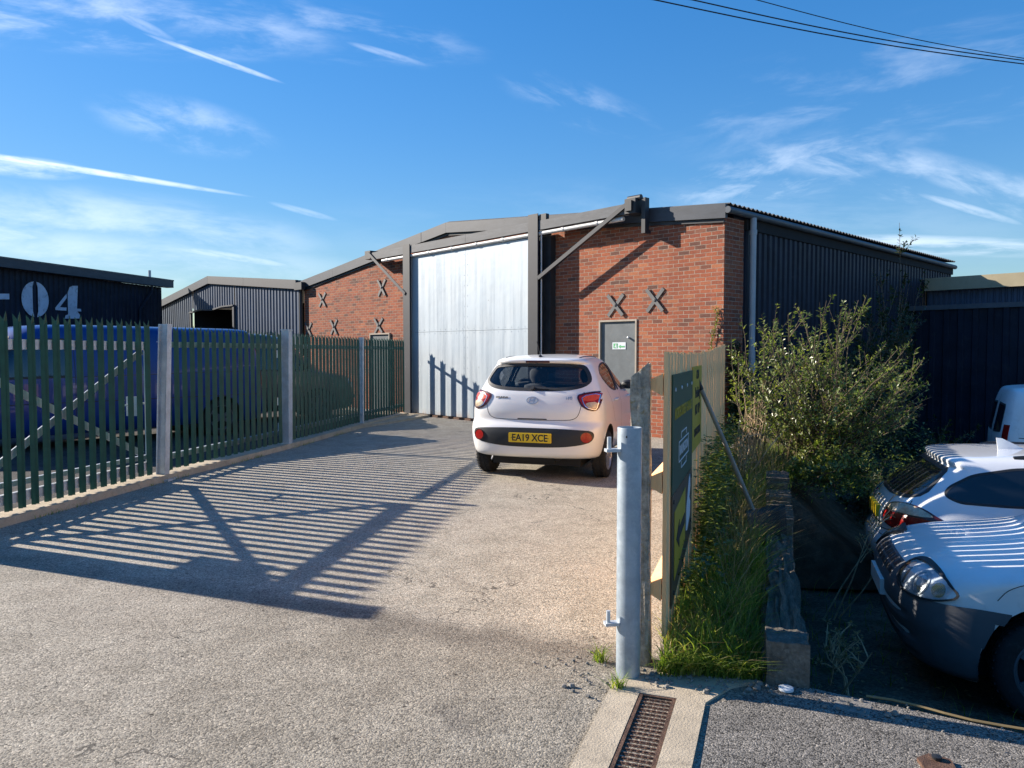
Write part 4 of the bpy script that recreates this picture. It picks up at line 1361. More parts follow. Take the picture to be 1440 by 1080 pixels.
def wheel(root, x, y, r, w, rim_mat, spokes=8, steer=0):
    # child wheel: tyre with a rim and hub cap as sub-parts; outer face looks along sign(x)
    sg = 1 if x > 0 else -1
    t = MB(); rr = r
    t.lathe([(-w / 2 + .01, rr * .66), (-w / 2, rr * .80), (-w / 2 + .006, rr * .93), (-w / 2 + .028, rr * .99), (-.03, rr), (-.028, rr - .006), (-.02, rr - .006), (-.018, rr), (.018, rr), (.02, rr - .006), (.028, rr - .006), (.03, rr),
             (w / 2 - .028, rr * .99), (w / 2 - .006, rr * .93), (w / 2, rr * .80), (w / 2 - .01, rr * .66)], 'x', n=44)
    for k in range(44):                               # tread blocks
        a = 2 * math.pi * k / 44
        c, s_ = math.cos(a), math.sin(a)
        t.bar((-w / 2 + .012, (rr + .001) * s_, (rr + .001) * c), (-.036, (rr + .002) * math.sin(a + .05), (rr + .002) * math.cos(a + .05)), .013, .006, (0, s_, c))
        t.bar((.036, (rr + .002) * math.sin(a + .05), (rr + .002) * math.cos(a + .05)), (w / 2 - .012, (rr + .001) * s_, (rr + .001) * c), .013, .006, (0, s_, c))
    o = t.build('wheel', RUBBER, root, True, 50)
    o.location = (x, y, r); o.rotation_euler = (0, 0, steer)
    q = MB(); e = sg * (w / 2 - .012)
    q.lathe([(e - sg * .09, rr * .60), (e - sg * .01, rr * .66), (e + sg * .004, rr * .685), (e + sg * .006, rr * .65), (e - sg * .03, rr * .60)], 'x', n=44)
    q.lathe([(e - sg * .02, 0), (e + sg * .004, 0), (e + sg * .002, rr * .16), (e - sg * .02, rr * .2)], 'x', n=24)
    for k in range(spokes):
        a = 2 * math.pi * k / spokes
        p0 = (e - sg * .012, rr * .1 * math.sin(a), rr * .1 * math.cos(a)); p1 = (e - sg * .012, rr * .63 * math.sin(a), rr * .63 * math.cos(a))
        q.bar(p0, p1, rr * .17, .022, (1, 0, 0))
    q.build('rim', rim_mat, o, True, 35)
    b = MB(); b.lathe([(e - sg * .06, 0), (e - sg * .06, rr * .6)], 'x', n=30)
    b.build('brake', DARKIN, o)
    return o
def window(pj, outline, name, mat, root, seal=.022, off=.002, seal_mat=None, res=.05, smooth=2):
    ol = smooth_outline(resample(outline, .14) if mat is not GLASS else outline, smooth)
    g_ = pj.patch(inset(resample(ol, .03), seal * .7), off - (.006 if mat is GLASS else .0012), res, 0).build(name, mat, root, True, 60)
    if seal:
        pj.ring(ol, seal, off, .012).build('seal', seal_mat or BLACKP, g_, True, 40)
    return g_, ol
def on_body(pj, a, z, off, mb, tilt=0.0):
    # lay a flat lettering builder on the body at (a, z), facing out
    p = pj.at(a, z, off); p2 = pj.at(a + .03, z, off); p3 = pj.at(a, z + .03, off)
    X = (p2 - p).normalized(); Z = X.cross((p3 - p).normalized()).normalized(); Y = Z.cross(X)
    m = Matrix((X, Y, Z)).transposed().to_4x4(); m.translation = p
    return xform(mb, m @ Matrix.Rotation(tilt, 4, 'Z'))
def zlist(knots):
    out = []
    for (a, b, n) in knots:
        out += [a + (b - a) * i / n for i in range(n)]
    return out + [knots[-1][1]]
def lozenge(x0, x1, z0, z1):
    return [(x0, z0), (x1, z0), (x1, z1), (x0, z1)]
def circ(cx, cz, rx, rz=None, n=20):
    rz = rz or rx
    return [(cx + rx * math.cos(2 * math.pi * i / n), cz + rz * math.sin(2 * math.pi * i / n)) for i in range(n)]

# ---- white hatchback
H_W = [(.275, .73), (.30, .775), (.40, .805), (.52, .822), (.66, .830), (.74, .828), (.84, .824), (.93, .812), (1.0, .788), (1.06, .762), (1.15, .725), (1.25, .682), (1.34, .640), (1.40, .604), (1.43, .575), (1.455, .53), (1.475, .46), (1.49, .35), (1.498, .22), (1.502, .1)]
H_R = [(.275, .10), (.30, .05), (.34, .025), (.42, .008), (.52, .0), (.60, .006), (.655, .03), (.69, .062), (.72, .078), (.80, .072), (.90, .085), (.98, .11), (1.04, .135), (1.08, .165), (1.2, .24), (1.32, .315), (1.385, .355), (1.40, .325), (1.425, .315), (1.445, .34), (1.465, .46), (1.482, .66), (1.495, .95), (1.502, 1.2)]
H_N = [(.275, 3.55), (.30, 3.6), (.45, 3.665), (.6, 3.64), (.72, 3.56), (.80, 3.42), (.86, 3.15), (.91, 2.9), (.95, 2.74), (1.05, 2.56), (1.2, 2.3), (1.35, 2.03), (1.43, 1.86), (1.47, 1.70), (1.49, 1.55), (1.502, 1.35)]
Hz = zlist([(.275, .40, 6), (.40, .64, 8), (.64, .76, 7), (.76, 1.04, 10), (1.04, 1.37, 11), (1.37, 1.45, 8), (1.45, 1.502, 7)])
HB = Body(H_W, H_R, H_N, Hz, pr=3.5, Lr=.40, pn=2.6, Ln=.75)
Hpose = ((-.321 + 1.0326) / 2 + .0, (9.664 + 9.219) / 2)
hh = R(-18.0)
hdir = V((-math.sin(hh), math.cos(hh)))
horg = V(Hpose) - hdir * .64 + V((.055, 0))
car = tag(empty('hatchback', (*horg, 0), hh), 'small white hatchback parked facing the brick wall, yellow rear plate', 'car')
body = HB.mb().build('body', WHITEC, car, True, 35); body.data.materials.append(DARKIN); prep(body)
hb_ = HB.bvh()
rear, right, left, front = Proj(hb_, 0), Proj(hb_, 90), Proj(hb_, -90), Proj(hb_, 180)
cabin = HB.mb(zlist([(.50, 1.0, 6), (1.0, 1.44, 8)]), .055)
arch = lambda y, sx: MB().lathe([(sx * .56, 0), (sx * .56, .345), (sx * 1.2, .345), (sx * 1.2, 0)], 'x', (0, y, .31), 36)
rw_ol = [(0, 1.062), (.28, 1.066), (.48, 1.082), (.60, 1.115), (.655, 1.165), (.655, 1.215), (.615, 1.30), (.565, 1.365), (.48, 1.385), (.25, 1.393), (0, 1.396)]
rw_ol = rw_ol + [(-a, z) for a, z in rw_ol[-2:0:-1]]
sd_r = [(.70, 1.235), (.80, 1.335), (1.05, 1.392), (1.42, 1.405), (1.42, 1.03), (1.12, 1.04), (.92, 1.10)]
sd_f = [(1.50, 1.028), (1.50, 1.405), (1.72, 1.395), (1.95, 1.32), (2.20, 1.17), (2.37, 1.065), (2.36, 1.022), (2.2, 1.02)]
ws_ol = [(-.60, 1.02), (-.52, 1.36), (-.25, 1.395), (.25, 1.395), (.52, 1.36), (.60, 1.02), (.3, 1.0), (-.3, 1.0)]
holes = [rear.prism(inset(resample(smooth_outline(rw_ol, 1), .05), .03), 0, .72)]
for o_ in (sd_r, sd_f):
    so = inset(resample(smooth_outline(o_, 1), .05), .014)
    holes.append(right.prism(so, -1.2, -.45)); holes.append(left.prism([(-a, z) for a, z in so], -1.2, -.45))
cutters = []
holes.append(front.prism(inset(smooth_outline(ws_ol, 1), .03), -3.2, -1.75))
for yw in (.64, 3.02):
    cutters += [arch(yw, 1), arch(yw, -1)]
body.data.materials.append(DARKIN)
cut(body, cutters, 1, holes)
lining = cabin.build('lining', DARKIN, car, True, 35); lining.data.materials.append(DARKIN); lining.data.materials.append(DARKIN); prep(lining)
cut(lining, [], 1, holes)
window(rear, rw_ol, 'rear_window', GLASS, car, .038, .003, smooth=1)
for pj, sgn in ((right, 1), (left, -1)):
    for o_, nm in ((sd_r, 'side_window'), (sd_f, 'side_window')):
        window(pj, [(sgn * a, z) for a, z in o_], nm, GLASS, car, .02, .003, smooth=1)
    pl_ = MB(); pj.patch([(sgn * 1.415, 1.035), (sgn * 1.505, 1.035), (sgn * 1.505, 1.40), (sgn * 1.415, 1.40)], .0035, .05, .01, pl_)
    pl_.build('door_pillar', BLACKP, car, True)
    h_ = MB()
    for yv in (1.02, 1.98):
        a0, a1 = pj.at(sgn * yv, .925, .03), pj.at(sgn * (yv + .2), .93, .03)
        h_ = MB(); h_.tube([pj.at(sgn * yv, .925, .0), pj.at(sgn * (yv + .03), .926, .03), pj.at(sgn * (yv + .17), .93, .03), pj.at(sgn * (yv + .2), .93, 0)], .013, 8)
        h_.build('door_handle', WHITEC, car, True)
    gp_ = MB()
    pj.ribbon([(sgn * 1.46, 1.02), (sgn * 1.46, .5), (sgn * 1.44, .33), (sgn * 1.0, .30)], .006, .0012, gp_)
    pj.ribbon([(sgn * .985, .66), (sgn * .90, .80), (sgn * .80, 1.0), (sgn * .78, 1.12)], .006, .0012, gp_)
    pj.ribbon([(sgn * 2.5, .92), (sgn * 2.52, .6), (sgn * 2.48, .33), (sgn * 1.46, .31)], .006, .0012, gp_)
    gp_.build('door_gap', INK, car)
    mr = MB(); mp = pj.at(sgn * 2.30, 1.06, 0)
    mr.lathe([(-.075, .0), (-.068, .05), (-.02, .075), (.05, .078), (.085, .055), (.095, 0)], 'y', (0, 0, 0), 20)
    mr.v = [(x * 1.35, y_ * .85, z * .85) for x, y_, z in mr.v]
    mr.v = [(x + mp.x + sgn * .135, y_ + mp.y, z + 1.07) for x, y_, z in mr.v]
    mr.bar((mp.x - sgn * .02, mp.y + .02, 1.035), (mp.x + sgn * .09, mp.y + .01, 1.05), .05, .03)
    mro = mr.build('mirror', BLUEV if False else BLACKP, car, True, 50)
window(front, ws_ol, 'windscreen', GLASS, car, .035, .003, smooth=1)
# tail lamps
for sg in (1, -1):
    tl_ = smooth_outline([(sg * a, z) for a, z in ((.515, 1.018), (.60, 1.045), (.72, 1.063), (.775, 1.058), (.795, 1.03), (.785, .93), (.765, .855), (.72, .835), (.63, .86), (.565, .915))], 2)
    lam = rear.patch(tl_, .012, .03, .02).build('tail_lamp', DRED, car, True, 50)
    rear.patch(inset(resample(tl_, .02), .02), .0155, .03, .004).build('lens', REDL, lam, True, 50)
    rear.patch(smooth_outline([(sg * a, z) for a, z in ((.585, 1.005), (.755, 1.035), (.755, .958), (.60, .948))], 1), .0185, .025, .004).build('lens', REDL2, lam, True, 50)
    rear.patch(smooth_outline([(sg * a, z) for a, z in ((.622, .932), (.755, .944), (.742, .868), (.715, .862), (.645, .888))], 1), .0185, .025, .004).build('lens', CLEARL, lam, True, 50)
    rear.ring(smooth_outline([(sg * a, z) for a, z in ((.572, 1.008), (.762, 1.042), (.764, .95), (.748, .856), (.715, .850), (.636, .878), (.60, .93))], 1), .007, .0195, .004).build('trim', CHROME, lam, True, 50)
# bumper insert, reflectors, plate
bi = smooth_outline([(-.60, .622), (-.3, .635), (.3, .635), (.60, .622), (.725, .612), (.745, .545), (.70, .475), (.52, .435), (.25, .412), (-.25, .412), (-.52, .435), (-.70, .475), (-.745, .545), (-.725, .612)], 2)
ins = rear.patch(bi, .006, .04, .012).build('bumper_insert', BLACKP, car, True, 50)
for sg in (1, -1):
    rf_ = rear.patch(circ(sg * .655, .537, .064, .062), .012, .025, .01).build('reflector', REDL, ins, True, 50)
    rear.ring(circ(sg * .655, .537, .066, .064), .008, .0145, .01).build('bezel', DRED, rf_, True, 50)
npz = .522
pq = rear.at(0, npz, .02)
pb_ = MB(); pb_.box(-.26, .26, pq.y - .006, pq.y + .02, npz - .056, npz + .056)
plo = pb_.build('number_plate', PLATEY, car, bevel=.004)
xform(text_mb('EA19 XCE', .112, .0006, .90, .0026), upright(0, pq.y - .0072, npz - .002)).build('registration', INK, plo)
for sg in (-1, 1):
    m_ = MB(); m_.lathe([(0, .006), (-.003, .005), (-.003, 0)], 'y', (sg * .225, pq.y - .006, npz), 10); m_.build('fixing', SBROWN, plo)
# badge: oval ring with a slanted letter
bz = .955
em = MB()
for k in range(2):
    pass
ring_pts = []
rear.ring(circ(0, bz, .074, .044, 36), .011, .010, .008, .02, mb=em)
rear.ribbon([(-.034, bz - .026), (-.018, bz + .028)], .014, .010, em); rear.ribbon([(.018, bz - .028), (.034, bz + .026)], .014, .010, em); rear.ribbon([(-.026, bz - .004), (.026, bz + .005)], .012, .0105, em)
em.build('emblem', ALLOY, car, True, 40)
on_body(rear, -.39, .985, .004, text_mb('HYUNDAI', .03, .001, 1.15, .0015)).build('lettering', DGREYP, car)
on_body(rear, .44, .985, .004, text_mb('i10', .052, .001, 1.15, .001)).build('lettering', ALLOY, car)
# high brake lamp, wiper, tailgate shut line, aerial, exhaust
rear.patch(lozenge(-.15, .15, 1.402, 1.422), .006, .03, .01).build('brake_lamp', DRED, car, True)
wp = MB(); rear.ribbon([(-.02, 1.10), (.10, 1.092), (.30, 1.088)], .018, .016, wp); wp.tube([rear.at(-.02, 1.09, .0), rear.at(-.02, 1.09, .03)], .026, 12); rear.patch(lozenge(-.03, .14, 1.082, 1.112), .012, .03, .015, wp)
wp.build('wiper', BLACKP, car, True)
sl = MB()
rear.ribbon([(-.60, 1.06), (-.585, .90), (-.56, .80), (-.52, .75), (-.42, .725), (.42, .725), (.52, .75), (.56, .80), (.585, .90), (.60, 1.06)], .007, .0012, sl)
rear.ribbon([(-.62, 1.10), (-.70, 1.07)], .005, .0012, sl)
sl.build('tailgate_gap', INK, car)
hnd = MB(); rear.ribbon([(-.18, .738), (.18, .738)], .012, .002, hnd); hnd.build('tailgate_handle', INK, car)
ae = MB(); ae.tube([(-.02, .58, 1.455), (-.02, .50, 1.478), (-.02, .47, 1.481)], [.022, .02, .01], 10); ae.tube([(-.02, .52, 1.47), (-.035, .40, 1.66)], [.006, .0035], 8)
ae.build('aerial', BLACKP, car, True)
for sg in (-1, 1):
    dg_ = MB()
    for i in range(8):
        y0_, y1_ = .60 + i * .12, .60 + (i + 1) * .12
        dg_.bar((sg * .50, y0_, 1.468), (sg * .50, y1_, 1.468), .008, .004)
    # follow the roof from above
    hits = []
    for i in range(12):
        h0 = hb_.ray_cast(V((sg * .47, .52 + i * .12, 2)), V((0, 0, -1)))[0]
        if h0: hits.append(h0 + V((0, 0, .001)))
    dg_ = MB(); dg_.tube(hits, .0055, 6)
    dg_.build('roof_channel', INK, car, True)
un = MB(); un.box(-.55, .55, .25, 3.3, .17, .34); un.tube([(.3, .12, .27), (.3, .5, .27)], .03, 10); un.box(-.30, .25, .18, .55, .215, .30)
un.build('underbody', DARKIN, car)
for (x, y_) in ((.735, .64), (-.735, .64), (.735, 3.02), (-.735, 3.02)):
    wheel(car, x, y_, .288, .175, ALLOY, 7)
# seats
def seat_mb(x, y, w, zt_, head=True):
    m_ = MB()
    m_.lathe([(-.5, .0), (-.48, .8), (-.2, 1.0), (.3, 1.0), (.46, .9), (.5, .55), (.5, 0)], 'z', n=20)
    H = zt_ - .45
    m_.v = [(x + a * w / 2, y + b * .085 + (c + .5) * -.07, .45 + (c + .5) * H) for a, b, c in m_.v]
    if head:
        k = MB(); k.lathe([(-.1, 0), (-.095, .10), (-.03, .135), (.05, .135), (.09, .10), (.1, 0)], 'z', n=16)
        m_.add([(x + a, y - .085 + b * .42, zt_ + .115 + c) for a, b, c in k.v], k.f)
        m_.tube([(x - .05, y - .075, zt_ - .05), (x - .05, y - .08, zt_ + .05)], .008, 6); m_.tube([(x + .05, y - .075, zt_ - .05), (x + .05, y - .08, zt_ + .05)], .008, 6)
    return m_
for x in (-.36, .36):
    seat_mb(x, 1.72, .48, 1.09).build('front_seat', SEATM, car, True, 50)
seat_mb(-.27, .92, .62, 1.02, False).build('rear_seat', SEATM, car, True, 50); seat_mb(.36, .92, .58, 1.02, False).build('rear_seat', SEATM, car, True, 50)
pshelf = MB(); pshelf.box(-.6, .6, .35, .82, .96, .985); pshelf.build('parcel_shelf', SEATM, car)
dsh = MB(); dsh.box(-.66, .66, 2.35, 2.75, .55, .99); dsh.build('dashboard', DARKIN, car)
st_ = MB()
for k in range(24):
    a = 2 * math.pi * k / 24; b = 2 * math.pi * (k + 1) / 24
    st_.bar((.36 + .18 * math.cos(a), 2.2 + .06 * math.sin(a), .98 + .17 * math.sin(a)), (.36 + .18 * math.cos(b), 2.2 + .06 * math.sin(b), .98 + .17 * math.sin(b)), .025, .025)
st_.build('steering_wheel', BLACKP, car)

# ---- white estate car
E_W = [(.18, .74), (.26, .83), (.36, .87), (.5, .90), (.66, .918), (.80, .92), (.90, .91), (.97, .892), (1.03, .865), (1.15, .80), (1.28, .725), (1.38, .66), (1.43, .60), (1.455, .52), (1.475, .40), (1.488, .22), (1.492, .1)]
E_R = [(.18, .20), (.28, .09), (.40, .03), (.52, .0), (.60, .01), (.66, .05), (.72, .07), (.82, .065), (.92, .10), (.98, .145), (1.02, .175), (1.15, .31), (1.28, .47), (1.36, .58), (1.375, .575), (1.40, .57), (1.42, .60), (1.45, .95), (1.475, 1.4), (1.492, 2.0)]
E_N = [(.18, 4.7), (.4, 4.84), (.6, 4.82), (.75, 4.7), (.85, 4.3), (.95, 3.7), (1.0, 3.45), (1.2, 3.05), (1.38, 2.65), (1.45, 2.45), (1.492, 2.2)]
Ez = zlist([(.18, .64, 14), (.64, 1.02, 14), (1.02, 1.34, 9), (1.34, 1.44, 9), (1.44, 1.492, 6)])
EB = Body(E_W, E_R, E_N, Ez, pr=2.9, Lr=.62, pn=2.6, Ln=.9)
EB.lrz = pchip([(1.0, 1.0), (1.2, .75), (1.33, .42), (1.37, .25), (1.45, .22), (1.5, .4)])
edir = V((.947, -.320))
est = tag(empty('estate_car', (3.62, 7.62, -.87), math.atan2(edir.y, edir.x) - R(90)), 'white estate car parked tail to the wall, red tail lamp and dark glass', 'car')
eb_ = EB.bvh()
eobj = EB.mb().build('body', SILVC, est, True, 35); eobj.data.materials.append(DARKIN); prep(eobj)
earch = lambda y, sx: MB().lathe([(sx * .60, 0), (sx * .60, .365), (sx * 1.3, .365), (sx * 1.3, 0)], 'x', (0, y, .33), 32)
cut(eobj, [earch(1.12, 1), earch(1.12, -1), earch(4.0, 1), earch(4.0, -1)])
er, eR, eL, eF = Proj(eb_, 0), Proj(eb_, 90), Proj(eb_, -90), Proj(eb_, 180)
window(er, [(-.60, 1.04), (-.2, 1.02), (.2, 1.02), (.60, 1.04), (.70, 1.09), (.64, 1.22), (.57, 1.335), (.3, 1.35), (-.3, 1.35), (-.57, 1.335), (-.64, 1.22), (-.70, 1.09)], 'rear_window', DGLASS, est, .03, .004, smooth=1)
for pj, sg in ((eR, 1), (eL, -1)):
    window(pj, [(sg * a, z) for a, z in ((.52, 1.11), (.57, 1.19), (.76, 1.305), (1.1, 1.37), (1.72, 1.395), (1.72, 1.055), (1.0, 1.045), (.64, 1.055))], 'side_window', DGLASS, est, .02, .004, smooth=2)
    window(pj, [(sg * a, z) for a, z in ((1.80, 1.06), (1.80, 1.40), (2.55, 1.39), (2.55, 1.045))], 'side_window', DGLASS, est, .018, .004, smooth=1)
    window(pj, [(sg * a, z) for a, z in ((2.64, 1.04), (2.64, 1.385), (2.9, 1.33), (3.3, 1.04))], 'side_window', DGLASS, est, .018, .004, smooth=1)
    rl = MB(); hits = []
    for i in range(15):
        h0 = eb_.ray_cast(V((sg * .56, 1.12 + i * .13, 2)), V((0, 0, -1)))[0]
        hits.append(h0 + V((0, 0, .016 if 0 < i < 14 else .0)))
    rl.tube(hits, .020, 8); rl.build('roof_rail', BLACKP, est, True)
    gp_ = MB(); pj.ribbon([(sg * 1.76, 1.04), (sg * 1.76, .62), (sg * 1.58, .40)], .007, .0015, gp_); pj.ribbon([(sg * 2.62, 1.04), (sg * 2.62, .36)], .007, .0015, gp_); pj.ribbon([(sg * 1.78, .36), (sg * 3.4, .36), (sg * 3.42, .95)], .007, .0015, gp_)
    gp_.build('door_gap', INK, est)
    hd = MB(); hd.tube([pj.at(sg * 1.86, .93, 0), pj.at(sg * 1.9, .93, .035), pj.at(sg * 2.06, .932, .035), pj.at(sg * 2.1, .932, 0)], .015, 8); hd.build('door_handle', SILVC, est, True)
    c45 = Proj(eb_, 42 * sg, (sg * .80, .22))
    ol = smooth_outline([(sg * a, z) for a, z in ((-.36, .95), (-.16, 1.0), (.04, 1.0), (.20, .95), (.39, .825), (.35, .785), (.05, .755), (-.22, .765), (-.36, .79))], 2)
    lam = c45.patch(ol, .012, .035, .02).build('tail_lamp', DRED, est, True, 50)
    c45.patch(smooth_outline([(sg * a, z) for a, z in ((-.34, .905), (-.1, .90), (.19, .90), (.372, .822), (.335, .793), (.05, .764), (-.22, .773), (-.345, .797))], 1), .016, .03, .004).build('lens', REDL, lam, True, 50)
    c45.patch(smooth_outline([(sg * a, z) for a, z in ((-.33, .942), (-.16, .990), (.035, .990), (.18, .942), (.20, .915), (-.1, .912), (-.33, .915))], 1), .016, .03, .004).build('lens', CLEARL, lam, True, 50)
sg_ = MB(); er.ribbon([(-.66, 1.03), (-.68, .99), (-.62, .80), (-.58, .70), (.58, .70), (.62, .80), (.68, .99), (.66, 1.03)], .008, .0015, sg_)
er.ribbon([(-.88, .655), (.88, .655)], .006, .0015, sg_); sg_.build('tailgate_gap', INK, est)
er.patch(lozenge(-.40, .40, .74, .765), .012, .04, .015).build('chrome_strip', CHROME, est, True)
pq = er.at(0, .84, .015)
MB().box(-.26, .26, pq.y - .005, pq.y + .03, .785, .897).build('number_plate', PLATEY, est)
er.patch(smooth_outline([(-.6, .40), (.6, .40), (.55, .27), (-.55, .27)], 1), .006, .05, .01).build('bumper_insert', BLACKP, est, True)
fin_ = MB(); fz = eb_.ray_cast(V((0, 1.25, 2)), V((0, 0, -1)))[0].z
for i, (yv, hgt, wd) in enumerate(((1.12, .105, .012), (1.17, .10, .020), (1.26, .055, .026), (1.34, .012, .016), (1.37, .0, .004))):
    fin_.v += [(-wd, yv + (.02 if i == 0 else 0), fz - .03), (-wd * .35, yv, fz + hgt), (wd * .35, yv, fz + hgt), (wd, yv + (.02 if i == 0 else 0), fz - .03)]
for i in range(4):
    a = 4 * i
    fin_.f += [(a, a + 1, a + 5, a + 4), (a + 1, a + 2, a + 6, a + 5), (a + 2, a + 3, a + 7, a + 6)]
fin_.f.append((0, 3, 2, 1))
fin_.build('roof_fin', SILVC, est, True, 50)
for (x, y_) in ((.80, 1.12), (-.80, 1.12), (.80, 4.0), (-.80, 4.0)):
    wheel(est, x, y_, .33, .23, ALLOY, 9)
un = MB(); un.box(-.6, .6, .3, 4.5, .2, .42); un.build('underbody', DARKIN, est)

# ---- small white panel van, nose to the wall
C_W = [(.20, .78), (.28, .86), (.40, .89), (.60, .897), (.80, .895), (.92, .885), (1.0, .872), (1.1, .855), (1.4, .80), (1.65, .745), (1.76, .70), (1.80, .62), (1.825, .45), (1.83, .2)]
C_R = [(.20, .1), (.30, .03), (.45, .0), (.6, .02), (.8, .04), (1.3, .06), (1.7, .10), (1.78, .14), (1.82, .4), (1.83, 1.0)]
C_N = [(.20, 4.20), (.26, 4.29), (.36, 4.375), (.46, 4.40), (.56, 4.395), (.64, 4.37), (.70, 4.325), (.74, 4.26), (.77, 4.15), (.795, 4.0), (.82, 3.82), (.85, 3.62), (.885, 3.46), (.94, 3.36), (1.2, 3.10), (1.45, 2.88), (1.65, 2.62), (1.75, 2.46), (1.80, 2.3), (1.83, 1.9)]
CUP = .12
C_W, C_R, C_N = [[(z if z < .3 else z + CUP, v) for z, v in q] for q in (C_W, C_R, C_N)]
Cz = zlist([(.20, .50, 9), (.50, .86, 12), (.86, 1.12, 20), (1.12, 1.18, 2), (1.18, 1.87, 14), (1.87, 1.95, 8)])
CB = Body(C_W, C_R, C_N, Cz, pr=4.5, Lr=.3, pn=3.2, Ln=.54, nn=26)
cdir = V((-.945, .327))
CNOSE = V((2.77, 5.60))
corg = CNOSE - cdir * 4.40
cad = tag(empty('small_van', (*corg, -.78), math.atan2(cdir.y, cdir.x) - R(90)), 'small white panel van with dark plastic bumper at the right edge of the view', 'van')
cb_ = CB.bvh()
cobj = CB.mb().build('body', WHITEV, cad, True, 35); cobj.data.materials.append(DARKIN); prep(cobj)
carch = lambda y, sx: MB().lathe([(sx * .60, 0), (sx * .60, .43), (sx * 1.3, .43), (sx * 1.3, 0)], 'x', (0, y, .35), 36)
cut(cobj, [carch(.80, 1), carch(.80, -1), carch(3.52, 1), carch(3.52, -1)])
# wrap-round bumper and grille surround
bmz = MB(); NV = 44
hp0 = CB.half(.5)
rowN = None
idx = [i for i, p in enumerate(hp0) if p[1] > 2.9]
full = [(i, 1) for i in idx] + [(i, -1) for i in reversed(idx[:-1])]
arch_c = (3.52, .35)
for v_ in range(NV + 1):
    f = v_ / NV
    for (i, sx) in full:
        xr = hp0[i][0] / .9
        e = min(max((xr - .42) / .30, 0), 1); e = e * e * (3 - 2 * e)
        yb = hp0[i][1]
        ztop = (.728 + CUP) * (1 - e) + e * (.60 + CUP - .05 * max(0, 3.95 - yb) / .6)
        zbot = .205 + .06 * max(0, xr - .6)
        z = zbot + (ztop - zbot) * f
        h = CB.half(z, -.014 - (.004 * math.sin(f * 9) if xr < .8 else 0))
        x, yv = h[i]
        groove = 0
        if xr < .80 and .26 < z < .68:
            groove = -.014 * max(0, math.sin((z - .26) / .42 * math.pi * 6)) * min(1, (.80 - xr) * 8)
        # trim against the wheel arch
        dy = yv - arch_c[0]; dz = z - arch_c[1]; rr_ = math.hypot(dy, dz)
        if rr_ < .435 and yv < arch_c[0] + .45:
            k = .435 / max(rr_, 1e-3); yv = arch_c[0] + dy * k if dy > 0 else yv
        bmz.v.append((sx * (x + groove), yv + groove, z))
nf = len(full)
for v_ in range(NV):
    for k in range(nf - 1):
        a = v_ * nf + k
        q = (a, a + 1, a + nf + 1, a + nf)
        ctr = [sum(bmz.v[j][c] for j in q) / 4 for c in range(3)]
        if math.hypot(ctr[1] - arch_c[0], ctr[2] - arch_c[1]) > .432 and ctr[1] > 3.5:
            bmz.f.append(q)
bmp = bmz.build('bumper', DGREYP, cad, True, 35)
cF = Proj(cb_, 180, (0, 0), CUP)
cFb = Proj(BVHTree.FromPolygons([V(p) for p in bmz.v], bmz.f), 180, (0, 0), CUP)
for row, z in enumerate((.70, .65)):
    for k in range(-3, 4):
        ol = [(k * .105 - .042, z - .018), (k * .105 + .042, z - .018), (k * .105 + .036, z + .018), (k * .105 - .036, z + .018)]
        cFb.patch(ol, .003, .03, .0).build('grille_slot', INK, bmp)
for z in (.20, .27):
    cFb.patch(smooth_outline([(-.5, z - .018), (.5, z - .018), (.48, z + .014), (-.48, z + .014)], 1), .003, .04, 0).build('air_slot', INK, bmp)
pq = cFb.at(0, .50, .012)
MB().box(-.26, .26, pq.y - .03, pq.y + .012, .445 + CUP, .557 + CUP).build('number_plate', PLATEW, cad)
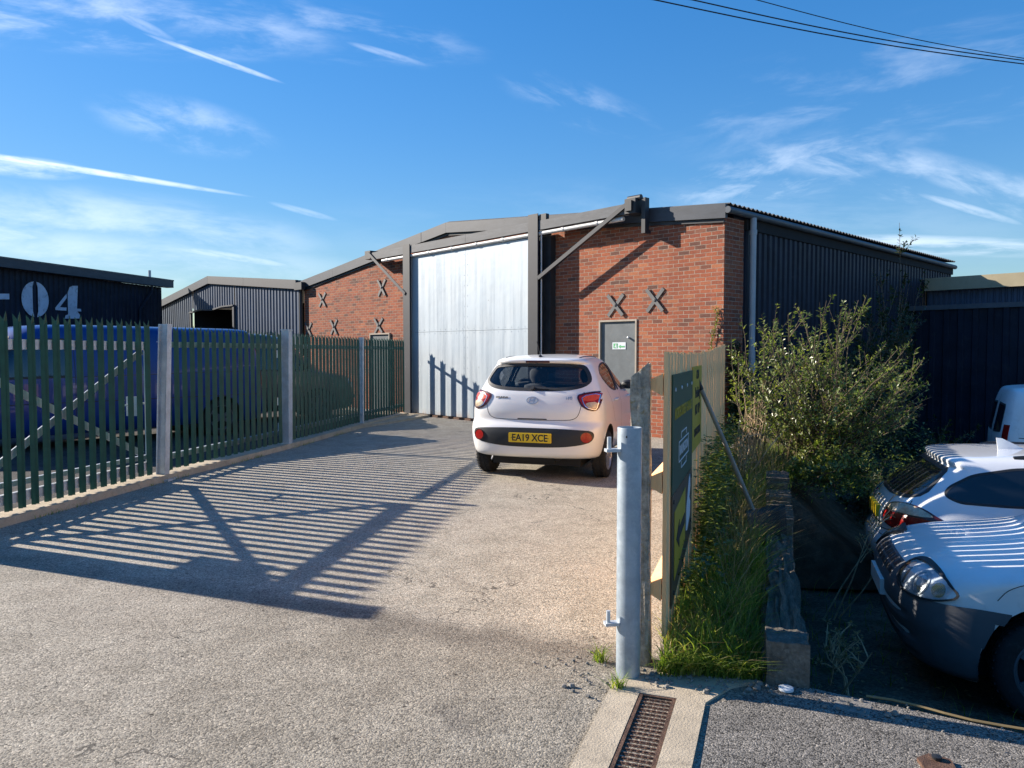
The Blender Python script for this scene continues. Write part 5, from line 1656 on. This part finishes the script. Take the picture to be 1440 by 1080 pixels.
for sx in (-1, 1):
    cc = Proj(cb_, 180 + 42 * (1 if sx < 0 else -1), (sx * .70, 4.16), CUP)
    s2 = -sx
    ol = smooth_outline([(s2 * a, z) for a, z in ((.215, .655), (.15, .712), (.07, .748), (-.06, .762), (-.19, .765), (-.275, .748), (-.285, .655), (-.21, .595), (-.03, .585), (.12, .605))], 2)
    s3 = ol
    hl = cc.patch(s3, .010, .035, .02).build('headlamp', LAMPIN, cad, True, 50)
    cc.ring(s3, .011, .030, .035).build('surround', BLACKP, hl, True, 50)
    cc.patch(circ(s2 * -.05, .675, .062, .058), .013, .03, .004).build('reflector', CHROME, hl, True, 50)
    cc.ring(circ(s2 * -.05, .675, .069, .065), .012, .018, .008).build('reflector_ring', GALV, hl, True, 50)
    cc.patch(circ(s2 * -.05, .675, .02, .02), .022, .02, .02).build('bulb', SWHITE, hl, True, 50)
    cc.patch(circ(s2 * .085, .668, .042, .042), .013, .03, .004).build('reflector', CHROME, hl, True, 50)
    cc.patch(lozenge(s2 * -.205 - .01, s2 * -.205 + .01, .63, .72), .014, .03, .004).build('indicator', DGREYP, hl, True, 50)
    gls = cc.patch(inset(resample(s3, .03), .006), .027, .035, .0).build('lens', LGLASS, hl, True, 60)
    pj = Proj(cb_, 90 * sx, (0, 0), CUP)
    gp_ = MB()
    pj.ribbon([(sx * 3.86, .66), (sx * 3.80, .74), (sx * 3.66, .79), (sx * 3.40, .86)], .005, .0015, gp_, .02)
    pj.ribbon([(sx * 3.06, .95), (sx * 3.08, .42)], .007, .0015, gp_); pj.ribbon([(sx * 2.1, 1.0), (sx * 2.1, .36), (sx * 3.05, .34)], .007, .0015, gp_)
    gp_.build('panel_gap', INK, cad)
    window(pj, [(sx * a, z) for a, z in ((2.15, 1.08), (2.15, 1.60), (2.62, 1.57), (3.02, 1.14), (3.02, 1.08))], 'side_window', DGLASS, cad, .022, .004, smooth=1)
    mr = MB(); mp = pj.at(sx * 2.98, 1.12, 0)
    mr.lathe([(-.07, 0), (-.06, .08), (0, .1), (.06, .08), (.08, 0)], 'y', (mp.x + sx * .13, mp.y, 1.29), 16); mr.bar((mp.x - sx * .02, mp.y, 1.22), (mp.x + sx * .08, mp.y, 1.25), .05, .04)
    mr.build('mirror', BLACKP, cad, True, 50)
    sr = MB(); pj.ribbon([(sx * 1.2, .55), (sx * 3.05, .55)], .12, .010, sr); sr.build('side_moulding', DGREYP, cad, True)
window(cF, [(-.66, 1.12), (-.60, 1.62), (.60, 1.62), (.66, 1.12)], 'windscreen', DGLASS, cad, .03, .004, smooth=1)
for (x, y_) in ((.77, .80), (-.77, .80), (.77, 3.52), (-.77, 3.52)):
    wheel(cad, x, y_, .345, .205, DGREYP, 6, steer=0)
un = MB(); un.box(-.62, .62, .3, 4.0, .2, .42); un.build('underbody', DARKIN, cad)

# ---- tall panel vans glimpsed behind the fence and at the far right
def panel_van(name, label, loc, heading, paint, L=4.9, Ht=1.95, nose_low=False, steel=True):
    k = Ht / 1.95
    Wd = [(.24, .82), (.34, .90), (.5, .935), (.8, .95), (1.0, .948), (1.2, .93), (1.5, .885), (1.75, .83), (1.85, .79), (1.91, .70), (1.94, .5), (1.95, .25)]
    Rd = [(.24, .1), (.34, .03), (.5, .0), (.62, .02), (.7, .05), (1.1, .06), (1.5, .12), (1.8, .19), (1.9, .25), (1.94, .5), (1.95, 1.1)]
    Nd = [(.24, L - .14), (.36, L - .03), (.5, L), (.75, L - .04), (.95, L - .14), (1.03, L - .34), (1.10, L - .72), (1.18, L - .86), (1.5, L - 1.20), (1.78, L - 1.52), (1.88, L - 1.72), (1.93, L - 2.0), (1.95, L - 2.5)]
    sc_ = lambda d: [(z * k, v) for z, v in d]
    B = Body(sc_(Wd), sc_(Rd), sc_(Nd), [z * k for z in zlist([(.24, .9, 12), (.9, 1.15, 10), (1.15, 1.85, 12), (1.85, 1.95, 8)])], pr=4.2, Lr=.32, pn=3.0, Ln=.55, nr=12, nsd=36, nn=16)
    t = tag(empty(name, loc, heading), label, 'van')
    bv = B.bvh()
    bo = B.mb().build('body', paint, t, True, 35); bo.data.materials.append(DARKIN); prep(bo)
    ar = lambda y, sx: MB().lathe([(sx * .64, 0), (sx * .64, .39), (sx * 1.4, .39), (sx * 1.4, 0)], 'x', (0, y, .34), 28)
    yf, yr = L - .92, .98
    cut(bo, [ar(yr, 1), ar(yr, -1), ar(yf, 1), ar(yf, -1)])
    pr_, pR, pL, pF = Proj(bv, 0), Proj(bv, 90), Proj(bv, -90), Proj(bv, 180)
    for pj, sg in ((pR, 1), (pL, -1)):
        window(pj, [(sg * a, z * k) for a, z in ((L - 2.25, 1.12), (L - 2.25, 1.72), (L - 1.75, 1.70), (L - 1.42, 1.50), (L - 1.10, 1.14), (L - 1.10, 1.10))], 'cab_window', DGLASS, t, .03, .004, smooth=1)
        g_ = MB(); pj.ribbon([(sg * (L - 2.35), 1.8 * k), (sg * (L - 2.35), .40)], .008, .0015, g_); pj.ribbon([(sg * (L - 1.05), 1.05 * k), (sg * (L - 1.32), .5)], .008, .0015, g_)
        pj.ribbon([(sg * .3, 1.16 * k), (sg * (L - 1.0), 1.10 * k)], .010, .0015, g_); pj.ribbon([(sg * .25, .74), (sg * (L - 1.3), .74)], .012, .0015, g_)
        pj.ribbon([(sg * 1.55, .45), (sg * 1.55, 1.78 * k)], .008, .0015, g_)
        g_.build('panel_gap', INK, t)
        st2 = MB(); pj.ribbon([(sg * .22, .98 * k), (sg * (L - 1.0), .96 * k)], .03, .006, st2); st2.build('side_crease', paint, t, True)
        mr = MB(); mp = pj.at(sg * (L - 1.18), 1.2 * k, 0)
        mr.lathe([(-.07, 0), (-.06, .10), (0, .13), (.06, .10), (.08, 0)], 'y', (mp.x + sg * .14, mp.y, 1.28 * k), 14); mr.bar((mp.x - sg * .02, mp.y, 1.16 * k), (mp.x + sg * .1, mp.y, 1.2 * k), .05, .04)
        mr.build('mirror', BLACKP, t, True, 50)
        c1 = Proj(bv, 30 * sg, (sg * .86, .08))
        lm = c1.patch([(-.07, .90 * k), (.07, .90 * k), (.06, 1.35 * k), (-.06, 1.35 * k)], .01, .05, .015).build('tail_lamp', REDL, t, True)
        c2 = Proj(bv, 180 - 38 * sg, (sg * .72, L - .12))
        c2.patch(smooth_outline([(-.17, .72), (.17, .74), (.2, .90), (-.14, .93)], 1), .01, .05, .015).build('headlamp', LAMPIN, t, True)
        window(pr_, [(sg * a, z * k) for a, z in ((.10, 1.18), (.10, 1.68), (.62, 1.66), (.68, 1.22))], 'rear_window', DGLASS, t, .03, .004, smooth=1)
    window(pF, [(-.74, 1.20 * k), (-.66, 1.74 * k), (.66, 1.74 * k), (.74, 1.20 * k)], 'windscreen', BGLASS, t, .035, .004, smooth=1)
    bm_ = MB(); pF.patch(smooth_outline([(-.85, .30), (.85, .30), (.85, .56), (-.85, .56)], 1), .012, .06, .02, bm_); bm_.build('bumper', DGREYP, t, True)
    bm_ = MB(); pr_.patch(smooth_outline([(-.85, .32), (.85, .32), (.85, .58), (-.85, .58)], 1), .012, .06, .02, bm_); bm_.build('bumper', DGREYP, t, True)
    sp = MB(); pr_.ribbon([(0, .6), (0, 1.8 * k)], .01, .0015, sp); sp.build('door_gap', INK, t)
    for (x, y_) in ((.82, yr), (-.82, yr), (.82, yf), (-.82, yf)):
        wheel(t, x, y_, .335, .21, DGREYP, 6)
    un = MB(); un.box(-.65, .65, .3, L - .4, .22, .45); un.build('underbody', DARKIN, t)
    return t
vdir = V((-.633, -.774))
panel_van('panel_van', 'deep blue panel van parked behind the palisade fence', (-5.40, 15.10, 0), math.atan2(vdir.y, vdir.x) - R(90), BLUEV, 5.8, 1.98)
v2 = V((.90, .43)).normalized()
panel_van('panel_van', 'dark grey van behind the fence, nose close to the brick wall', (-8.16, 15.95, 0), math.atan2(v2.y, v2.x) - R(90), GREYV, 4.75, 1.95)
v3 = V((.90, -.436))
panel_van('panel_van', 'tall white van at the right edge beyond the white estate car', (7.85, 12.4, -.93), math.atan2(v3.y, v3.x) - R(90), WHITEV, 4.9, 1.93)

# ------------------------------------------------------------------ vegetation
RV = random.Random(5)
def verge_pt(k, a):
    L = FD0 + WD * k; Rr = rw(k + .05, -.02 if k < 4.4 else .2 + (k - 4.4) * .14)
    p = L.lerp(Rr, a)
    return V((p.x, p.y, verge_z(a, k)))
def blade(mb, base, h, w, lean, seg=4, curl=1.0):
    # tapered, bending grass blade
    az = RV.uniform(0, 2 * math.pi); s = V((math.cos(az), math.sin(az), 0))
    o = len(mb.v); d = V((*lean, 0))
    for i in range(seg + 1):
        f = i / seg
        c = base + V((0, 0, h * (f - .22 * curl * f * f * min(1, d.length * 2)))) + d * h * f * f * curl
        ww = w * (1 - f) ** .7 * .5
        if i == seg:
            mb.v.append(tuple(c))
        else:
            mb.v += [tuple(c - s * ww), tuple(c + s * ww)]
    for i in range(seg - 1):
        a = o + 2 * i
        mb.f.append((a, a + 1, a + 3, a + 2))
    a = o + 2 * (seg - 1)
    mb.f.append((a, a + 1, a + 2))
def leaf(mb, base, d, up, L, W):
    # folded pointed leaf of four faces
    d = d.normalized(); sd = d.cross(up)
    sd = sd.normalized() if sd.length > 1e-5 else d.orthogonal().normalized()
    n = sd.cross(d)
    o = len(mb.v)
    mb.v += [tuple(base), tuple(base + d * L * .45 + sd * W * .5 + n * W * .15), tuple(base + d * L * .5 - n * W * .05), tuple(base + d * L * .45 - sd * W * .5 + n * W * .15), tuple(base + d * L - n * L * .08)]
    mb.f += [(o, o + 1, o + 2), (o, o + 2, o + 3), (o + 1, o + 4, o + 2), (o + 2, o + 4, o + 3)]

gm = MB()
for i in range(9000):
    k = RV.random() ** 1.15 * 7.5; a = RV.uniform(.0, 1.0)
    if k > 2.0 and RV.random() < .35: continue
    p = verge_pt(k, a)
    if (p.xy - V((1.76, 5.45))).length < .30 and RV.random() < .9: continue
    tall = .10 + .14 * RV.random() + (.10 if .35 < a < .95 else 0) * RV.random()
    if k < .2: p.z += .01
    if 2.6 < k < 4 and a > .6: tall *= 1.25
    if (p.xy - V((1.64, 5.1))).length < .45: tall *= .5
    blade(gm, p, tall * RV.uniform(.7, 1.25), RV.uniform(.004, .009), (RV.uniform(-.7, .7), RV.uniform(-.8, .5)))
for k, a, n in ((.55, .62, 160), (.95, .35, 160), (1.9, .75, 260), (3.6, .86, 420), (4.0, .9, 300), (1.2, .8, 200)):
    c = verge_pt(k, a)
    for i in range(n):
        r_ = RV.gauss(0, .07); t_ = RV.uniform(0, 6.28)
        blade(gm, c + V((r_ * math.cos(t_), r_ * math.sin(t_), 0)), RV.uniform(.18, .36), RV.uniform(.006, .011), (RV.uniform(-.9, .9), RV.uniform(-.9, .6)))
for i in range(750):
    p = verge_pt(0, RV.uniform(0, 1)); p = p + V((RV.uniform(-.02, .02), RV.uniform(-.05, .05), 0)); p.z = max(0.0, p.z - .03)
    blade(gm, p, RV.uniform(.06, .20), RV.uniform(.005, .009), (RV.uniform(-.9, .9), RV.uniform(-1.3, .1)))
go = gm.build('grass', GRASSM); go['kind'] = 'stuff'
# long dry grass leaning over the wall
dm = MB()
for i in range(1150):
    k = RV.gauss(1.9, .5); a = min(max(RV.gauss(.66, .16), .1), .99)
    if RV.random() < .25: k = RV.uniform(.3, 6)
    p = verge_pt(min(max(k, .1), 6.5), a)
    if (p.xy - V((1.68, 5.2))).length < .42 and RV.random() < .8: continue
    blade(dm, p, RV.uniform(.30, .66), RV.uniform(.0025, .005), (RV.gauss(.25, .45), RV.gauss(-.12, .4)), 5)
for i in range(240):
    k = RV.gauss(4.9, .7); a = RV.uniform(.1, .9)
    p = verge_pt(min(max(k, 3.6), 7), a)
    blade(dm, p, RV.uniform(.3, .85), RV.uniform(.003, .006), (RV.gauss(0, .25), RV.gauss(0, .25)), 5)
for i in range(500):
    p = verge_pt(RV.uniform(0, .9), RV.uniform(0, 1)); p.z += RV.uniform(0, .04)
    blade(dm, p, RV.uniform(.08, .2), RV.uniform(.003, .006), (RV.uniform(-1.4, 1.4), RV.uniform(-1.4, 1.0)), 4)
do = dm.build('dry_grass', DRYM); do['kind'] = 'stuff'
# broad leaved weeds along the foot of the fence
wm = MB()
for i in range(330):
    k = RV.uniform(.5, 6.2); a = abs(RV.gauss(.12, .18))
    if RV.random() < .3: a = RV.uniform(.2, .7)
    p = verge_pt(k, min(a, .95))
    h = RV.uniform(.10, .42) * (1 if a < .35 else .6)
    tip = p + V((RV.uniform(-.05, .14), RV.uniform(-.12, .08), h))
    for j in range(int(7 + h * 28)):
        f = RV.random() ** .8
        q = p.lerp(tip, f)
        an = RV.uniform(0, 6.28)
        leaf(wm, q, V((math.cos(an), math.sin(an), RV.uniform(-.1, .6))), V((0, 0, 1)), RV.uniform(.025, .055), RV.uniform(.018, .034))
for i in range(150):
    k = RV.uniform(1.5, 4.6); a = RV.uniform(.05, .22)
    p = verge_pt(k, a); h = RV.uniform(.45, .82)
    tip = p + V((RV.uniform(-.04, .10), RV.uniform(-.1, .06), h))
    for j in range(int(h * 46)):
        f = RV.random() ** .75; q = p.lerp(tip, f); an = RV.uniform(0, 6.28)
        leaf(wm, q + V((math.cos(an), math.sin(an), 0)) * .02, V((math.cos(an), math.sin(an), RV.uniform(-.2, .5))), V((0, 0, 1)), RV.uniform(.03, .065), RV.uniform(.02, .038))
wo = wm.build('weeds', LEAF); wo['kind'] = 'stuff'
# ground litter: chips and leaf bits on the verge edge and around the post
lm = MB()
for i in range(250):
    if i < 45:
        p = V((RV.gauss(.36, .10), RV.gauss(3.55, .22), .006))
        if p.x > .47: p.x = .47 - RV.random() * .12
    elif i < 150:
        t_ = RV.random(); p = V((.62 + .62 * t_, 3.44 - .08 * t_ + RV.gauss(0, .05), .016))
    else:
        u_ = RV.uniform(-.1, 1.6); q = K0 + KD * u_ + V((RV.gauss(0, .05), RV.gauss(-.06, .05))); p = V((q.x, q.y, .012))
    if (p.xy - V((1.235, 3.335))).length < .07: continue
    s_ = RV.uniform(.003, .012) if RV.random() < .93 else RV.uniform(.012, .02)
    o_ = len(lm.v); r0 = RV.uniform(0, 6.28)
    for z_, f_ in ((-.002, 1.0), (s_ * .6, .6)):
        for q in range(5):
            lm.v.append((p.x + s_ * f_ * math.cos(r0 + q * 1.257) * RV.uniform(.7, 1.2), p.y + s_ * f_ * math.sin(r0 + q * 1.257) * RV.uniform(.6, 1), p.z + z_))
    lm.f += [tuple(o_ + 5 + q for q in range(5))] + [(o_ + q, o_ + (q + 1) % 5, o_ + 5 + (q + 1) % 5, o_ + 5 + q) for q in range(5)]
lo = lm.build('gravel', CONC2); lo['kind'] = 'stuff'
# small tufts at the gate post
for (x, yv, n, lab) in ((.485, 3.36, 26, 'small yellow green grass tuft at the foot of the round gate post'), (.44, 3.66, 30, 'grass tuft growing just behind the round gate post')):
    t_ = MB()
    for i in range(n * 2):
        r_ = abs(RV.gauss(0, .022)); q = RV.uniform(0, 6.28)
        blade(t_, V((r_ * math.cos(q), r_ * math.sin(q), 0)), RV.uniform(.05, .13), RV.uniform(.004, .008), (RV.uniform(-1.1, .9), RV.uniform(-1, .7)))
    o = tag(t_.build('grass_tuft', GRASSM), lab, 'grass tuft'); o.location = (x, yv, .004)

def shrub(name, label, base, stems, hmin, hmax, spread, leaves, mat, L=.045, W=.022, seed=1, skew=(0, 0), lowfill=0, thin=1.0, group=None):
    rr = random.Random(seed)
    root = tag(empty(name, tuple(base)), label, 'shrub', group)
    tw = MB(); lf = MB()
    def leaves_on(pts, n, f0=.2):
        for _ in range(n):
            f = f0 + (1 - f0) * rr.random()
            i = min(int(f * (len(pts) - 1)), len(pts) - 2); g_ = f * (len(pts) - 1) - i
            q = pts[i].lerp(pts[i + 1], g_); ax = (pts[i + 1] - pts[i]).normalized()
            side = ax.orthogonal().normalized(); side.rotate(Matrix.Rotation(rr.uniform(0, 6.28), 3, ax))
            d = side * .8 + ax * rr.uniform(.2, .9)
            leaf(lf, q + side * .004, d, ax, L * rr.uniform(.55, 1.25), W * rr.uniform(.6, 1.25))
    for s_ in range(stems):
        az = rr.uniform(0, 6.28); out = spread * math.sqrt(rr.random())
        h = rr.uniform(hmin, hmax) * (1 - .45 * (out / spread) ** 2)
        b = V((rr.gauss(0, .16 * spread), rr.gauss(0, .16 * spread), 0))
        tip = V((math.cos(az) * out + skew[0], math.sin(az) * out + skew[1], h))
        mid = b.lerp(tip, .5) + V((rr.gauss(0, .08), rr.gauss(0, .08), h * .10))
        pts = []
        for i in range(7):
            t = i / 6
            pts.append(b * (1 - t) ** 2 + mid * (2 * t * (1 - t)) + tip * t * t + V((rr.gauss(0, .014), rr.gauss(0, .014), 0)))
        tw.tube(pts, [.011 * thin * (1 - .85 * i / 6) + .0012 for i in range(7)], 5, False)
        leaves_on(pts, leaves, .22)
        for _ in range(5):
            i = rr.randint(2, 5); q = pts[i]
            dv = (pts[i] - pts[i - 1]).normalized() + V((rr.uniform(-1, 1), rr.uniform(-1, 1), rr.uniform(-.2, .6)))
            ln_ = rr.uniform(.15, .45) * min(1, h)
            p2 = [q, q + dv.normalized() * ln_ * .5 + V((0, 0, .02)), q + dv.normalized() * ln_ + V((0, 0, .06 * rr.random()))]
            tw.tube(p2, [.004 * thin, .003 * thin, .001], 4, False)
            leaves_on(p2, int(leaves * .45), .1)
    for _ in range(lowfill):
        az = rr.uniform(0, 6.28); out = spread * rr.uniform(.1, 1.0)
        q = V((math.cos(az) * out + skew[0] * .6, math.sin(az) * out + skew[1] * .6, rr.uniform(-.05, .46) * hmax * .75 * (1 - .35 * out / spread)))
        for _k in range(10):
            d = V((rr.uniform(-1, 1), rr.uniform(-1, 1), rr.uniform(-.5, .7)))
            leaf(lf, q + V((rr.gauss(0, .06), rr.gauss(0, .06), rr.gauss(0, .05))), d, V((0, 0, 1)), L * rr.uniform(.6, 1.2), W * rr.uniform(.6, 1.2))
    tw.build('branches', BARK, root, True)
    lf.build('foliage', mat, root)
    return root
shrub('shrub', 'big sunlit green shrub in front of the dark side cladding', V((3.68, 9.05, .12)), 100, .9, 2.3, 1.2, 32, LEAF, .052, .025, 3, (.1, 0), 420)
shrub('shrub', 'low leafy shrub hanging over the far end of the retaining wall', V((3.4, 8.3, .05)), 24, .25, .5, .6, 30, LEAF, .05, .026, 8, (.25, -.1), 150)
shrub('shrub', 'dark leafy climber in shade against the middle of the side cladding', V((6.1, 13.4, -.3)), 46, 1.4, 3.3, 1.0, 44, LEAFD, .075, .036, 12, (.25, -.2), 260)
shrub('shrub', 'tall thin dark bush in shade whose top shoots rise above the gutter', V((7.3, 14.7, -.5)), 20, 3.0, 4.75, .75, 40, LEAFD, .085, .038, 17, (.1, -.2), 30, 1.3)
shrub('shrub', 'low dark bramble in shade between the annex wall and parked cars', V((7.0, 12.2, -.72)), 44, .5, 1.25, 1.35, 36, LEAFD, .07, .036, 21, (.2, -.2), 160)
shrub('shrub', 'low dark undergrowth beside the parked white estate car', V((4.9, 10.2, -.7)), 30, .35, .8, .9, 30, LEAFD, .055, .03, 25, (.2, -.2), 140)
shrub('sapling', 'leggy sapling with sparse leaves rising beside the pale downpipe', V((3.0, 9.4, .1)), 8, 1.5, 2.35, .42, 26, LEAF, .06, .026, 31, (.05, -.05), 0)
# ivy on the brick return
iv = MB()
for i in range(2300):
    z = .1 + 1.9 * RV.random() ** 1.3; t_ = .05 + .62 * RV.random()
    if z > 1.0 + .75 * math.sin(t_ * 6) : continue
    q = ws(SR + .03 + .07 * RV.random(), t_)
    leaf(iv, V((q.x, q.y, z)), V((.69 + RV.uniform(-.6, .6), -.72 + RV.uniform(-.6, .6), RV.uniform(-.9, .3))), V((0, 0, 1)), RV.uniform(.05, .085), RV.uniform(.04, .07))
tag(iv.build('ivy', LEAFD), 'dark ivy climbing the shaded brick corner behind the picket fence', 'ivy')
iv2 = MB()
pts = []
for i in range(26):
    f = i / 25
    q = ws(8.26 + .05 * math.sin(f * 9), -.035)
    pts.append(V((q.x, q.y, 1.0 + 1.25 * f)))
iv2.tube(pts, .006, 5)
for i in range(190):
    q = pts[RV.randint(0, 25)]
    leaf(iv2, q + V((RV.gauss(0, .02), RV.gauss(0, .02), RV.gauss(0, .02))), V((RV.uniform(-1, .4), RV.uniform(-1, .2), RV.uniform(-.5, .8))), V((0, 0, 1)), RV.uniform(.03, .06), RV.uniform(.02, .04))
tag(iv2.build('creeper', LEAF), 'thin sunlit creeper climbing the brick near the wall corner', 'creeper')

def dry_plant(label, base, h, n, lean, seed, heads=True):
    rr = random.Random(seed)
    root = tag(empty('dry_weed', tuple(base)), label, 'weed')
    st = MB(); hd = MB()
    for s_ in range(n):
        tip = V((lean[0] + rr.gauss(0, .12), lean[1] + rr.gauss(0, .1), h * rr.uniform(.7, 1.1)))
        b = V((rr.gauss(0, .04), rr.gauss(0, .04), 0))
        pts = [b, b.lerp(tip, .35) + V((rr.gauss(0, .03), rr.gauss(0, .02), 0)), b.lerp(tip, .7) + V((rr.gauss(0, .02), 0, 0)), tip]
        st.tube(pts, [.008, .0065, .005, .0025], 5, False)
        for _ in range(6 if heads else 3):
            q = b.lerp(tip, rr.uniform(.45, 1)); e = q + V((rr.uniform(-.12, .16), rr.uniform(-.1, .1), rr.uniform(.02, .16)))
            st.tube([q, q.lerp(e, .6) + V((0, 0, .012)), e], [.005, .004, .0025], 4, False)
            for _k in range(16 if heads else 2):
                d = V((rr.uniform(-1, 1), rr.uniform(-1, 1), rr.uniform(-.3, 1)))
                leaf(hd, e + d * rr.uniform(0, .022), d, V((0, 0, 1)), rr.uniform(.014, .036), rr.uniform(.010, .02))
    st.build('stems', DRYB, root, True); hd.build('dry_foliage', DRYM, root)
    return root
dry_plant('pale dead branching weed with seed heads in front of the white estate tail', V((2.72, 6.3, -.74)), .98, 3, (.26, 0), 2)
dry_plant('brown dead weed stalks standing under the cut downpipe', V((2.85, 8.9, .1)), 1.02, 12, (.02, 0), 4, False)
dry_plant('short dead weed low in the dark by the small van bumper', V((2.12, 4.75, -.66)), .38, 4, (.04, 0), 6)
dry_plant('dry brown weed clump behind the shovel at the fence end', V((2.3, 7.6, .1)), .62, 14, (0, 0), 9, False)
# moss, weeds and litter on the parking ground
pm = MB()
for i in range(2600):
    u_ = RV.uniform(-1.6, 2.2); kk = RV.uniform(.12, 5)
    q = K0 + KD * u_ + KN * kk
    dwall = (q - K0).dot(V((WD.y, -WD.x)))
    if dwall < .22: continue
    if RV.random() > math.exp(-(dwall - .22) * 1.4): continue
    blade(pm, V((q.x, q.y, park_z(q.x, q.y))), RV.uniform(.04, .22), RV.uniform(.004, .009), (RV.uniform(-.8, .8), RV.uniform(-.8, .6)), 3)
po = pm.build('rough_grass', GRASSM); po['kind'] = 'stuff'
pl_ = MB()
for i in range(260):
    u_ = RV.uniform(-.2, 2.6); kk = RV.uniform(.1, 2.6); q = K0 + KD * u_ + KN * kk
    leaf(pl_, V((q.x, q.y, park_z(q.x, q.y) + .012)), V((RV.uniform(-1, 1), RV.uniform(-1, 1), RV.uniform(-.1, .3))), V((0, 0, 1)), RV.uniform(.02, .05), RV.uniform(.012, .03))
lo2 = pl_.build('fallen_leaves', DRYM); lo2['kind'] = 'stuff'
# growth along the fence kerb on the left
km = MB()
for i in range(700):
    seg = RV.choice(((G0, GA), (GA, GB), (GB, GC), (GC, GE)))
    f = RV.random(); q = seg[0].lerp(seg[1], f); d = (seg[1] - seg[0]).normalized(); q = q + V((d.y, -d.x)) * (.17 + abs(RV.gauss(0, .02)))
    if math.sin(q.y * 3.7) < .1: continue
    blade(km, V((q.x, q.y, 0)), RV.uniform(.02, .07), RV.uniform(.004, .007), (RV.uniform(-.8, .8), RV.uniform(-.8, .8)), 3)
ko = km.build('kerb_grass', GRASSM); ko['kind'] = 'stuff'
